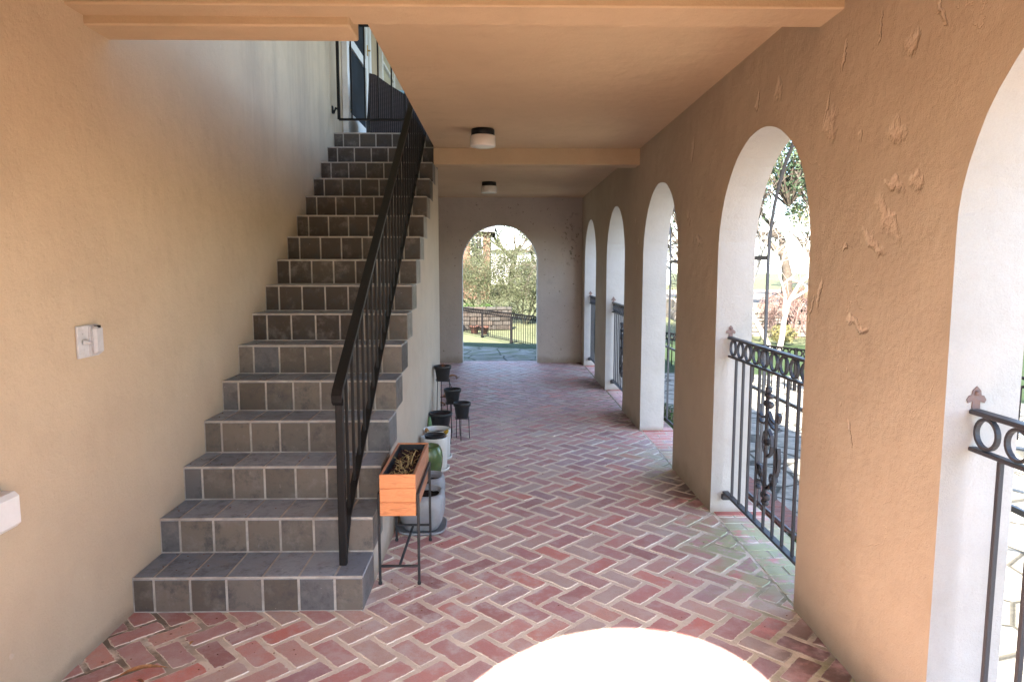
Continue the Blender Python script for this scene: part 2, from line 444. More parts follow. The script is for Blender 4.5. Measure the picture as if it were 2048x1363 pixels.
fv, ff, fs, fe, fm = [], [], [], [], []
def add_brick(poly, z=0.0, seed=None, jit=0.0016):
    area = abs(sum(poly[i][0]*poly[(i+1)%len(poly)][1]-poly[(i+1)%len(poly)][0]*poly[i][1] for i in range(len(poly))))/2
    if area < 0.0006: return
    sd = rnd.random() if seed is None else seed
    cx = sum(p[0] for p in poly)/len(poly); cy_ = sum(p[1] for p in poly)/len(poly)
    pts = []
    for i in range(len(poly)):
        a, b = Vector(poly[i]), Vector(poly[(i+1) % len(poly)])
        L = (b-a).length
        if L < 0.004: continue
        n = max(1, int(L/0.024))
        for k in range(n):
            p = a.lerp(b, k/n)
            if k == 0: p = p.lerp(Vector((cx,cy_)), 0.035)      # worn corner
            nn = noise.noise(Vector((p.x*26, p.y*26, 3.1)))*jit*2.4
            d = (p - Vector((cx,cy_))).normalized()
            p = p + d*(nn + rnd.uniform(-jit, jit*0.6))
            pts.append(p)
    n = len(pts)
    if n < 3: return
    tilt = (rnd.uniform(-1,1)*0.008, rnd.uniform(-1,1)*0.008); zo = z + rnd.uniform(-0.0014, 0.0012) - (0.0006 if rnd.random() < 0.1 else 0)
    o = len(fv)
    def ring(inset, zz, ed):
        for p in pts:
            d = Vector((cx,cy_)) - p; L = d.length
            q = p + d*(min(inset, L*0.6)/L)
            fv.append((q.x, q.y, zo + zz + (q.x-cx)*tilt[0] + (q.y-cy_)*tilt[1])); fs.append(sd); fe.append(ed)
    ring(0, -0.014, 1.0); ring(0.0008, -0.0032, 1.0); ring(0.0045, 0.0, 0.72); ring(0.019, 0.0003, 0.12)
    for r_ in range(3):
        for k in range(n):
            k2 = (k+1) % n
            ff.append((o+r_*n+k, o+r_*n+k2, o+(r_+1)*n+k2, o+(r_+1)*n+k)); fm.append(0)
    ff.append(tuple(o+3*n+k for k in range(n))); fm.append(0)

s2 = math.sqrt(0.5)
def bw(a, b):    # brick space -> world
    ox, oy = 0.198, 2.863      # centre of one brick of the photographed floor
    a -= 0.5*WM; b -= 0.0
    return (ox + (a+b)*s2, oy + (b-a)*s2)
J = 0.0083
N = 120
for i in range(-N, N):
    for j in range(-N, N):
        k = (i-j) % 4
        if k == 0:   a0, a1, b0, b1 = i*WM, (i+2)*WM, j*WM, (j+1)*WM
        elif k == 2: a0, a1, b0, b1 = i*WM, (i+1)*WM, (j-1)*WM, (j+1)*WM
        else: continue
        cxy = bw((a0+a1)/2, (b0+b1)/2)
        if not (-1.85 < cxy[0] < 1.5 and 0.2 < cxy[1] < 11.3): continue
        if cxy[0] < -0.75 and 3.25 < cxy[1] < 6.2: continue      # under the stairs
        w_ = J + rnd.uniform(-0.0012, 0.0015)
        poly = [bw(a0+w_, b0+w_), bw(a1-w_, b0+w_), bw(a1-w_, b1-w_), bw(a0+w_, b1-w_)]
        poly = clip_poly(poly, 0, 1.308, True); 
        if len(poly) < 3: continue
        poly = clip_poly(poly, 1, YE1-0.005, True)
        if len(poly) < 3: continue
        poly = clip_poly(poly, 1, YF0+0.01, False)
        if len(poly) < 3: continue
        poly = clip_poly(poly, 0, XL-0.01, False)
        if len(poly) < 3: continue
        add_brick(poly)
# bricks laid across the sills of the openings, tight joints
yy = 0.36; row = 0
while yy < 10.85:
    wv_ = 0.098
    xs = [1.317, 1.425, 1.625] if row % 2 else [1.317, 1.520, 1.625]
    for k in range(len(xs)-1):
        x0, x1 = xs[k]+0.0022, xs[k+1]-0.0022
        sd = rnd.choice([rnd.random(), 0.52, 0.9, 0.2])
        add_brick([(x0, yy+0.002), (x1, yy+0.002), (x1, yy+wv_-0.002), (x0, yy+wv_-0.002)], 0.001, sd, 0.001)
    yy += wv_; row += 1
me = bpy.data.meshes.new("brick_floor")
o_ = len(fv)
zm = -0.0026
nx, ny = 12, 60
for a in range(nx+1):
    for b in range(ny+1):
        fv.append((-1.95 + (1.63+1.95)*a/nx, YF0 + (YE1-YF0)*b/ny, zm)); fs.append(0.5); fe.append(0.0)
for a in range(nx):
    for b in range(ny):
        q = o_+a*(ny+1)+b
        ff.append((q, q+ny+1, q+ny+2, q+1)); fm.append(1)
o2 = len(fv)      # slab body
for p in [(-1.95,YF0,-0.0048),(1.63,YF0,-0.0048),(1.63,YE1,-0.0048),(-1.95,YE1,-0.0048),(-1.95,YF0,-0.6),(1.63,YF0,-0.6),(1.63,YE1,-0.6),(-1.95,YE1,-0.6)]:
    fv.append(p); fs.append(0.9); fe.append(0.0)
for f in [(0,4,5,1),(1,5,6,2),(2,6,7,3),(3,7,4,0)]:
    ff.append(tuple(o2+k for k in f)); fm.append(0)
me.from_pydata(fv, [], ff); me.materials.append(M['brick']); me.materials.append(M['mortar'])
me.polygons.foreach_set("material_index", fm)
for nm, dat in (("seed", fs), ("edge", fe)):
    at = me.attributes.new(nm, 'FLOAT', 'POINT'); at.data.foreach_set("value", dat)
me.update()
floor = bpy.data.objects.new("brick_floor", me); C.objects.link(floor); tag(floor, kind="structure", label="red herringbone brick paving of the covered porch")

# ------------------------------------------------------------------ walls with arches
def arch_wall(mb, axis, u0, u1, z0, z1, arches, c0, c1, zb=0.0, nseg=28, wob=0.007, mi=0):
    """axis: 'y' = wall runs along Y at X in c0..c1; 'x' = runs along X at Y in c0..c1. arches=(centre,r,spring)"""
    def P(u, z, c): return (c, u, z) if axis == 'y' else (u, c, z)
    def quad(a, b, c_, d): mb.add([a,b,c_,d], [(0,1,2,3)], mi)
    faces = (c0, c1)
    edges = [u0]
    for (uc, r, sp) in arches: edges += [uc-r, uc+r]
    edges.append(u1)
    for k in range(0, len(edges), 2):          # piers
        a, b = edges[k], edges[k+1]
        if b-a < 1e-4: continue
        n = 10
        for c_ in faces:
            for q in range(n):
                za = z0 + (z1-z0)*q/n; zc = z0 + (z1-z0)*(q+1)/n
                quad(P(a,za,c_), P(b,za,c_), P(b,zc,c_), P(a,zc,c_))
    for (uc, r, sp) in arches:
        prof = [(uc-r, zb), (uc-r, zb+(sp-zb)*0.33), (uc-r, zb+(sp-zb)*0.66), (uc-r, sp)]
        for k in range(1, nseg):
            a = math.pi - math.pi*k/nseg
            prof.append((uc + r*math.cos(a), sp + r*math.sin(a)))
        prof += [(uc+r, sp), (uc+r, zb+(sp-zb)*0.66), (uc+r, zb+(sp-zb)*0.33), (uc+r, zb)]
        if wob:
            pp = []
            for i, (u, z) in enumerate(prof):     # hand trowelled arris: always a little inside the true arch
                dx, dz = uc-u, (sp-z if z > sp else 0.0); L = math.hypot(dx, dz) or 1.0
                k_ = wob*max(0.0, min(1.0, 0.5 + 0.9*noise.noise(Vector((u*6, z*6, c0*3)))))
                pp.append((u + dx/L*k_, z + dz/L*k_ if 0 < i < len(prof)-1 else z))
            prof = pp
        # sill below opening
        if zb > z0 + 1e-4:
            for c_ in faces: quad(P(uc-r,z0,c_), P(uc+r,z0,c_), P(prof[-1][0],zb,c_), P(prof[0][0],zb,c_))
            quad(P(prof[0][0],zb,c0), P(prof[-1][0],zb,c0), P(prof[-1][0],zb,c1), P(prof[0][0],zb,c1))
        # spandrels
        for i in range(3, len(prof)-4):
            (ua, za), (ub, zc) = prof[i], prof[i+1]
            for c_ in faces: quad(P(ua,za,c_), P(ub,zc,c_), P(ub,z1,c_), P(ua,z1,c_))
        for i in (0,1,2):
            pass
        b_ = 0.006     # small eased arris is given by bump; intrados follows the profile
        for i in range(len(prof)-1):
            (ua, za), (ub, zc) = prof[i], prof[i+1]
            mb.add([P(ua,za,c0), P(ub,zc,c0), P(ub,zc,c1), P(ua,za,c1)], [(0,1,2,3)], 1)
        # slivers between straight pier edge and wobbly jamb
        for side, idx in ((uc-r, (0,1,2,3)), (uc+r, (len(prof)-4, len(prof)-3, len(prof)-2, len(prof)-1))):
            for k in range(3):
                (ua, za), (ub, zc) = prof[idx[k]], prof[idx[k+1]]
                for c_ in faces: quad(P(side,za,c_), P(ua,za,c_), P(ub,zc,c_), P(side,zc,c_))
            ks = 3 if side < uc else 0
            for c_ in faces:
                quad(P(side,prof[idx[ks]][1],c_), P(prof[idx[ks]][0],prof[idx[ks]][1],c_), P(prof[idx[ks]][0],z1,c_), P(side,z1,c_))
    quad(P(u0,z1,c0), P(u1,z1,c0), P(u1,z1,c1), P(u0,z1,c1))
    quad(P(u0,z0,c0), P(u0,z1,c0), P(u0,z1,c1), P(u0,z0,c1)); quad(P(u1,z0,c0), P(u1,z1,c0), P(u1,z1,c1), P(u1,z0,c1))

mb = MB()
arch_wall(mb, 'y', YF0, YE1, -0.55, 3.15, [(y, ARCH_R, SPRING) for y in ARCH_Y], XR, XO, zb=-0.003)
arc = mb.build("arcade_wall", [M['arcade'], M['reveal']])
tag(arc, "long tan stucco wall with five open arches and chipped plaster", "wall")
# upper veranda posts stand on the parapet and carry the roof
mb = MB()
mb.box(XR+0.02, XO-0.02, YF0+0.02, YF0+0.24, 3.152, ZR-0.002, 0, 0.01)
post0 = mb.build("veranda_post", M['arcade'])
tag(post0, "square stucco posts of the upper veranda", "post", "upper veranda posts")
for yy in (5.5, 10.84):
    p_ = post0.copy(); C.objects.link(p_); p_.location.y = yy - YF0

mb = MB()
arch_wall(mb, 'x', XL-0.29, XR-0.002, -0.55, ZU, [(-0.003, 0.60, 1.588)], YE0, YE1, zb=-0.003)
ew = mb.build("end_wall", [M['endwall'], M['reveal']])
tag(ew, "stucco wall closing the far end, one arch onto the garden", "wall")
mb = MB()
arch_wall(mb, 'x', XL-0.29, XR-0.002, -0.55, ZR-0.002, [(-0.003, 0.62, 1.588)], YF0, YF1, zb=-0.003)  # unseen upper part carried up to the roof to block the sun
fw = mb.build("front_wall", [M['wall'], M['wall']])
tag(fw, "stucco wall with the arch the camera looks through", "wall")

# house wall: lower part has a window recess beside the camera, upper part a door
mb = MB()
W0, W1, WZ0, WZ1 = 1.05, 2.165, 0.79, 2.02
xo, xi = XL-0.29, XL
def wbox(y0, y1, z0, z1, x0=xo):
    mb.box(x0, xi, y0, y1, z0, z1)
wbox(YF1+0.001, W0, -0.55, ZR-0.002); wbox(W1, YE0-0.001, -0.55, ZR-0.002)
wbox(W0, W1, -0.55, WZ0-0.0005); wbox(W0, W1, WZ1, ZR-0.002)
hw = mb.build("house_wall", M['wall'])
tag(hw, "tan stucco house wall on the left, stained up the stairwell", "wall")

# ------------------------------------------------------------------ ceiling, beams, upper floor, roof
mb = MB()
mb.box(-0.60, XR+0.05, YF1-0.02, 6.82, ZC, ZU-0.001)
mb.box(XL-0.02, -0.60, YF1-0.02, 2.90, ZC, ZU-0.001)
mb.box(XL-0.02, XR+0.05, 6.84, YE0+0.05, ZC, ZU-0.001)
mb.box(-0.60, XR+0.05, 6.82, 6.84, ZC, ZU-0.001)
ce = mb.build("ceiling", M['ceiling']); tag(ce, "tan plastered porch ceiling slab", kind="structure")
mb = MB()
mb.box(XL-0.02, XR+0.02, 2.668, 2.87, 2.473, ZC+0.02, 0, 0.006)
b1 = mb.build("ceiling_beam", M['beam']); tag(b1, "orange tan plaster beam crossing the very top of the view", "beam")
mb = MB(); mb.box(XL-0.02, -0.585, 2.785, 2.965, 2.438, ZU+0.35, 0, 0.006)
b2 = mb.build("ceiling_beam", M['beam']); tag(b2, "short plaster beam hanging over the foot of the stairs", "beam")
mb = MB(); mb.box(-0.612, XR+0.02, 6.455, 6.655, 2.458, ZC+0.02, 0, 0.005)
b3 = mb.build("ceiling_beam", M['beam']); tag(b3, "brown plaster beam between the two ceiling lights", "beam")
mb = MB(); mb.box(XL-0.35, XO+0.45, YF0-0.35, YE1+0.4, ZR, ZR+0.2)
rf = mb.build("roof", M['ceiling']); tag(rf, "flat roof over the upper veranda", kind="structure")

# ------------------------------------------------------------------ staircase
steps_y = [2.879 + 0.262*k for k in range(16)]
steps_z = [0.161, 0.330] + [-0.0296 + 0.1774*k for k in range(3, 17)]
SX0, SX1 = XL, -0.605
stairs = thing("staircase", "steep stairs of grey slate tiles rising along the house wall", "stairs", (0,0,0))
joints = [SX0+0.001] + [SX0 + 0.094 + 0.1575*k for k in range(6)] + [SX1]
G = 0.0054
for k in range(16):
    y0 = steps_y[k]; z1 = steps_z[k]; z0 = 0.0 if k == 0 else steps_z[k-1]
    y1 = y0 + 0.262 if k < 15 else y0 + 0.30
    mb = MB()
    mb.box(SX0+0.0005, SX1-0.003, y0+0.003, y1+0.0025, z0-0.02 if k else -0.003, z1-0.003, 1)     # grout bed
    if k > 12: mb2x = SX1
    for q in range(7):
        a, b = joints[q]+G, joints[q+1]-G
        if q == 6: b = SX1-0.002
        d = rnd.uniform(-0.0006, 0.0006)
        mb.box(a, b, y0+d, y0+0.006, z0+0.005, z1-0.0125, 0, 0.0016, rnd.uniform(0.35, 1.0) if k < 6 else rnd.uniform(0.0, 0.24))               # riser tile; stairwell shade put into the darker colour of upper steps
        mb.box(a, b, y0+0.0085, y1-0.004, z1-0.006, z1+rnd.uniform(-0.0007,0.0005), 0, 0.0016, rnd.uniform(0.1,1.0) if k < 7 else rnd.uniform(0.0,0.5))   # tread tile, upper ones darker too
    mb.box(SX0+0.002, SX1-0.004, y0+0.0005, y0+0.009, z1-0.0125, z1-0.0012, 1, 0.003)          # nosing grout
    mb.box(SX1-0.006, SX1, y0+0.007, y1-0.003, z0+0.004, z1-0.009, 0, 0.0016, rnd.random())        # side tile
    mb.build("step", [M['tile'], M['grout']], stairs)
# plastered side of the flight
poly = [(2.884, -0.003)]
mb = MB()
side = []
for k in range(15):
    side.append((steps_y[k]+0.004, steps_y[k+1]+0.004, (steps_z[k-1] if k else 0.0)))
pl = [(steps_y[0]+0.02, -0.003)]
for k in range(1, 16):
    pl.append((steps_y[k]-0.001 if k else 0, 0)); pl.pop()
out = [(2.90, -0.002)]
top = []
for k in range(1, 15):
    z = steps_z[k-1]-0.002
    top.append((steps_y[k]+0.005, z-0.0)); top.append((steps_y[k+1]+0.005, z))
body = [(steps_y[1]+0.005, -0.002), (6.60, -0.002), (6.60, 2.452)]
y_end = 6.60
tt = [p for p in top if p[0] <= y_end]
tt = [(6.60, tt[-1][1])] + tt[::-1]
poly = [body[0], body[1]] + tt
mb.prism(poly, 0, SX1-0.012, SX1-0.0025, 0)
mb.prism([(steps_y[1]+0.02, -0.002), (6.59, -0.002), (6.59, 2.2)], 0, -1.0, SX1-0.013, 0)
mb.build("side_wall", M['stairwall'], stairs)
mb = MB(); mb.box(-1.60, -0.607, 6.60, 6.84, 0.0, 2.45, 0); mb.build("back_pier", M['stairwall'], stairs)
# upper landing floor
mb = MB(); mb.box(XL-0.02, XR+0.001, 7.14, YE0+0.2, ZU, ZU+0.004); uf = mb.build("landing_floor", M['grout']); tag(uf, "tiled floor of the upper landing", kind="structure")

# ------------------------------------------------------------------ stair railing
rail = thing("stair_railing", "black iron handrail with thin balusters on the open side of the stairs", "handrail", (-0.715, 3.0, 0.161))
def rl(mb, name, mat, parent): return mb.build(name, mat, parent, )
RX = -0.715; slope = 0.677
def rel(p, o=(-0.715, 3.0, 0.161)): return (p[0]-o[0], p[1]-o[1], p[2]-o[2])
mb = MB(); mb.box(-0.0165, 0.0165, -0.0165, 0.0165, 0.0, 0.80, 0, 0.003); mb.build("newel_post", M['iron'], rail)
zt = lambda y: 0.985 + slope*(y-3.0); zb_ = lambda y: 0.285 + slope*(y-3.0)
pts = [(0,-0.035,-0.075),(0,-0.05,-0.045),(0,-0.04,-0.015)]
pts += [rel((RX, y, zt(y))) for y in (3.0, 3.1, 4.0, 5.0, 6.0, 6.72)]
pts = [(0, -0.018, 0.748), (0, -0.04, 0.762), (0, -0.045, 0.785), (0, -0.028, 0.805)] + pts[3:]
mb = MB(); mb.tube(pts, 0.0, flat=(0.046, 0.020)); mb.tube([(p[0], p[1]+0.004, p[2]-0.016) for p in pts[4:]], 0, flat=(0.022, 0.012))
mb.tube([(-0.023,-0.03,0.765),(0.023,-0.03,0.765)], 0.017, 10); mb.build("handrail", M['iron'], rail)
mb = MB(); mb.tube([rel((RX, 3.012, zb_(3.012)-0.09)), rel((RX, 3.10, zb_(3.10)))] + [rel((RX, y, zb_(y))) for y in (3.6, 4.6, 5.6, 6.72)], 0, flat=(0.034, 0.011)); mb.build("bottom_rail", M['iron'], rail)
y = 3.135
bal = None
while y < 6.75:
    if bal is None:
        mb = MB(); mb.box(-0.0068, 0.0068, -0.0068, 0.0068, 0.0, 0.675, 0, 0.0015)
        bal = mb.build("baluster", M['iron'], rail)
        b_ = bal
    else:
        b_ = bal.copy(); C.objects.link(b_); b_.parent = rail
    b_.location = rel((RX, y, zb_(y)+0.003))
    y += 0.1345
mb = MB(); mb.box(-0.0165, 0.0165, 3.72-0.0165, 3.72+0.0165, 2.62, 3.36, 0, 0.003); mb.build("top_post", M['iron'], rail)

# gate of iron bars standing at the head of the stairs
gate = thing("landing_gate", "black iron bar gate closing the top of the stairs", "gate", (-1.05, 6.78, 2.83))
gp = lambda x, z: (x+1.05, 0.0, z-2.83)
mb = MB()
mb.tube([gp(-1.545, 3.80), gp(-1.545, 2.925)], 0, flat=(0.026,0.026)); mb.tube([gp(-0.62, 3.80), gp(-0.62, 2.925)], 0, flat=(0.022,0.022))
mb.tube([gp(-1.553, 3.80), gp(-0.60, 3.80)], 0, flat=(0.024,0.036)); mb.tube([gp(-1.545, 2.925), gp(-0.60, 2.925)], 0, flat=(0.02,0.02))
mb.build("gate_frame", M['iron'], gate)
for k in range(8):
    x = -1.42 + 0.128*k
    if x > -0.62: break
    mb = MB(); mb.tube([gp(x, 3.79), gp(x, 2.93)], 0, flat=(0.013,0.013)); mb.build("bar", M['iron'], gate)
mb = MB(); mb.tube([gp(-1.55,3.02), gp(-1.575,3.03), gp(-1.59,2.99), gp(-1.60,3.005)], 0.013, 8); mb.box(-1.61+1.05+0.001, -1.61+1.05+0.011, -0.02, 0.02, 2.98-2.83, 3.05-2.83, 0, 0.002); mb.build("hinge", M['iron'], gate)

# ------------------------------------------------------------------ upstairs: door, window, wicker chair
M['white'] = simple("white_paint", (0.74,0.75,0.76), 0.45, 0.4, 0.05, 8.0, 0.0008, 40.0)
def glass_dark(name, c=(0.02,0.03,0.035), r=0.08):
    t = NT(name, 0.5, 0.03); P = t.obj()
    t.color(t.mix(t.ramp(t.noise(P, 2.5, 3, 0.5), 0.35, 0.65), c, tuple(x*1.8 for x in c))); return t.m
M['glass'] = glass_dark("dark_glass", (0.014,0.020,0.028))
M['brass'] = simple("brass", (0.55,0.36,0.12), 0.3, 0.5, 0.1, 20.0, metal=1.0)
dr = thing("screen_door", "white framed glass door upstairs behind the iron gate", "door", (XL+0.002, 7.93, ZU+0.004))
mb = MB()
mb.box(0, 0.035, -0.60, -0.49, 0, 2.10, 0, 0.003); mb.box(0, 0.035, 0.45, 0.56, 0, 2.10, 0, 0.003)
mb.box(0, 0.035, -0.489, 0.449, 0, 0.32, 0, 0.003); mb.box(0, 0.035, -0.489, 0.449, 1.02, 1.12, 0, 0.003); mb.box(0, 0.035, -0.489, 0.449, 1.98, 2.10, 0, 0.003)
mb.build("door_frame", M['white'], dr)
mb = MB(); mb.box(0.004, 0.014, -0.489, 0.449, 0.321, 1.019); mb.build("pane", M['glass'], dr)
mb = MB(); mb.box(0.004, 0.014, -0.489, 0.449, 1.121, 1.979); mb.build("pane", M['glass'], dr)
mb = MB(); mb.box(0.0, 0.06, -0.70, -0.61, 0, 2.2, 0, 0.004); mb.box(0.0, 0.06, 0.57, 0.66, 0, 2.2, 0, 0.004); mb.box(0.0, 0.06, -0.609, 0.569, 2.105, 2.2, 0, 0.004); mb.build("door_casing", M['white'], dr)
for zz in (0.32, 1.25):
    mb = MB(); mb.box(0.036, 0.045, -0.60 if zz < 1 else 0.50, -0.57 if zz < 1 else 0.53, zz-0.06, zz+0.06, 0, 0.002); mb.tube([(0.045,-0.585 if zz < 1 else 0.515,zz),(0.075,-0.585 if zz < 1 else 0.515,zz)], 0.009, 8); mb.build("hinge" if zz < 1 else "door_handle", M['brass'], dr)

uw = thing("upper_window", "white framed upstairs window with cream curtain past the chair", "window", (XL+0.002, 10.0, ZU+0.9))
mb = MB()
for (a, b, c, d) in ((-0.55,-0.48,0,1.1),(0.48,0.55,0,1.1),(-0.479,0.479,0,0.07),(-0.479,0.479,1.03,1.1),(-0.479,0.479,0.52,0.56)):
    mb.box(0, 0.05, a, b, c, d, 0, 0.003)
mb.build("window_frame", M['white'], uw)
mb = MB(); mb.box(0.004, 0.012, -0.479, 0.479, 0.071, 1.029); mb.build("pane", simple("cream_curtain", (0.55,0.50,0.38), 0.8, 0.2, 0.1, 9.0), uw)
mb = MB(); mb.box(XL+0.003, XR-0.01, YE0+0.02, YE1-0.02, ZU+0.006, ZR-0.004); ue = mb.build("veranda_end_wall", simple("pale_render", (0.62,0.60,0.57), 0.9, 0.2, 0.06, 4.0, 0.003, 60.0)); tag(ue, "pale rendered wall at the end of the upper veranda", "wall")

def wicker_mat():
    t = NT("wicker", 0.55, 0.4); P = t.obj()
    w1 = t.n.new("ShaderNodeTexWave"); w1.bands_direction = 'Z'; w1.inputs["Scale"].default_value = 26.0; t.l.new(P, w1.inputs[0])
    w2 = t.n.new("ShaderNodeTexWave"); w2.bands_direction = 'X'; w2.inputs["Scale"].default_value = 16.0; t.l.new(P, w2.inputs[0])
    w3 = t.n.new("ShaderNodeTexWave"); w3.bands_direction = 'Y'; w3.inputs["Scale"].default_value = 16.0; t.l.new(P, w3.inputs[0])
    f = t.math('MULTIPLY', w1.outputs["Fac"], t.math('MULTIPLY', w2.outputs["Fac"], w3.outputs["Fac"]))
    t.color(t.mix(t.ramp(f, 0.15, 0.6), (0.006,0.004,0.005), (0.12,0.09,0.096)))
    t.normal(t.bump(f, 1.0, 0.004)); return t.m
M['wicker'] = wicker_mat()
ch = thing("wicker_armchair", "dark wicker armchair on the upper landing behind the gate", "armchair", (-1.02, 7.62, ZU+0.005), R(14))
def rounded_panel(mb, P0, P1, thick):  # helper: panel as beveled box from corner ranges
    mb.box(P0[0], P1[0], P0[1], P1[1], P0[2], P1[2], 0, thick)
mb = MB(); rounded_panel(mb, (-0.36,-0.30,0.12), (0.36,0.34,0.24), 0.03); mb.build("seat", M['wicker'], ch)
mb = MB()   # back: high on the left, sweeping down into the arm
outl = [(-0.40,0.02),(0.40,0.02),(0.40,0.30),(0.20,0.36),(0.0,0.43),(-0.2,0.54),(-0.34,0.63),(-0.40,0.64)]
mb.prism(outl, 1, -0.38, -0.31); mb.build("backrest", M['wicker'], ch)
for sx, ht in ((-1, 0.60), (1, 0.34)):
    mb = MB(); mb.prism([(-0.309,0.02),(0.34,0.02),(0.34,0.30),(0.1,0.33),(-0.309,ht)], 0, sx*0.40-0.035*(1 if sx>0 else 0), sx*0.40+0.035*(0 if sx>0 else 1)); mb.build("armrest", M['wicker'], ch)
cu = MB(); cu.box(-0.17, 0.19, -0.06, 0.06, 0.0, 0.34, 0, 0.05); cush = cu.build("cushion", simple("blue_fabric", (0.35,0.55,0.62), 0.9, 0.2, 0.1, 12.0)); cush.location = (-1.0, 7.52, ZU+0.26); cush.rotation_euler = (R(-16),0,R(14))
tag(cush, "light blue cushion leaning inside the wicker armchair", "cushion")

# ------------------------------------------------------------------ things on the house wall
M['galv'] = simple("grey_metal_plate", (0.60,0.61,0.63), 0.42, 0.5, 0.08, 30.0, 0.0006, 200.0)
M['greyplastic'] = simple("grey_plastic", (0.52,0.53,0.56), 0.5, 0.4, 0.05, 30.0)
ob = thing("outlet_cover", "grey weatherproof switch and outlet cover on the house wall", "outlet cover", (XL, 2.668, 1.22))
mb = MB(); mb.box(0.0005, 0.010, -0.068, 0.068, -0.062, 0.062, 0, 0.0025); mb.build("plate", M['galv'], ob)
mb = MB(); mb.box(0.011, 0.036, 0.004, 0.062, -0.052, 0.056, 0, 0.009); mb.box(0.008, 0.018, 0.000, 0.066, -0.057, 0.058, 0, 0.002); mb.build("flip_cover", M['greyplastic'], ob)
mb = MB(); mb.tube([(0.010,-0.034,0.0),(0.022,-0.034,0.0)], 0.011, 14); mb.tube([(0.018,-0.034,0.0),(0.026,-0.004,-0.010)], [0.006,0.0045], 8); mb.build("switch_lever", M['galv'], ob)
for (yy, zz) in ((-0.036,0.045),(-0.036,0.030),(-0.036,-0.030),(-0.036,-0.045)):
    mb = MB(); mb.tube([(0.009,yy,zz),(0.0115,yy,zz)], 0.0035, 10); mb.build("screw", M['galv'], ob)
mb = MB(); mb.box(0.012, 0.040, 0.030, 0.036, 0.050, 0.060, 0, 0.001); mb.build("latch", M['iron'], ob)

win = thing("house_window", "window at the left edge above a thick white sill", "window", (XL, 1.6, WZ0))
mb = MB(); mb.box(-0.20, 0.058, W0-1.6-0.06, 2.178-1.6, -0.118, -0.001, 0, 0.014); mb.build("window_sill", M['white'], win)
mb = MB()
for (a, b, c, d) in ((W0-1.6,W0-1.6+0.07,0,WZ1-WZ0),(W1-1.6-0.07,W1-1.6,0,WZ1-WZ0),(W0-1.53,W1-1.67,0,0.07),(W0-1.53,W1-1.67,WZ1-WZ0-0.07,WZ1-WZ0)):
    mb.box(-0.16, -0.11, a+0.0008, b-0.0008, c+0.0008, d-0.0008, 0, 0.003)
mb.build("window_frame", M['white'], win)
mb = MB(); mb.box(-0.15, -0.14, W0-1.529, W1-1.671, 0.071, WZ1-WZ0-0.071); mb.build("pane", M['glass'], win)
mb = MB(); mb.box(-0.28, -0.25, W0-1.6+0.001, W1-1.6-0.001, 0.001, WZ1-WZ0-0.001); mb.build("recess_back", M['white'], win)  # unseen back panel closing the recess so no light leaks in

# ------------------------------------------------------------------ ceiling lights
def light_mat():
    t = NT("opal_glass", 0.25, 0.5); P = t.obj()
    t.color(t.mix(t.ramp(t.noise(P, 6.0, 3, 0.5), 0.3, 0.7), (0.80,0.76,0.70), (0.74,0.70,0.64)))
    t.b.inputs["Subsurface Weight"].default_value = 0.15; t.b.inputs["Subsurface Radius"].default_value = (0.02,0.02,0.02)
    return t.m
M['opal'] = light_mat()
lt = thing("ceiling_light", "near flush ceiling light with black base and white drum glass", "ceiling light", (-0.135, 5.60, ZC), 0, "drum ceiling lights")
mb = MB(); mb.lathe([(0.088,-0.001),(0.093,-0.006),(0.093,-0.046),(0.088,-0.050)], n=40); mb.build("base", M['iron'], lt)
mb = MB(); mb.lathe([(0.094,-0.0505),(0.101,-0.055),(0.102,-0.128),(0.098,-0.135),(0.090,-0.138),(0.04,-0.140)], n=40); mb.build("glass_shade", M['opal'], lt)
l2 = copy_tree(lt); l2.location = (-0.139, 8.95, ZC); l2["label"] = "far ceiling light beyond the brown beam, black base and white drum"

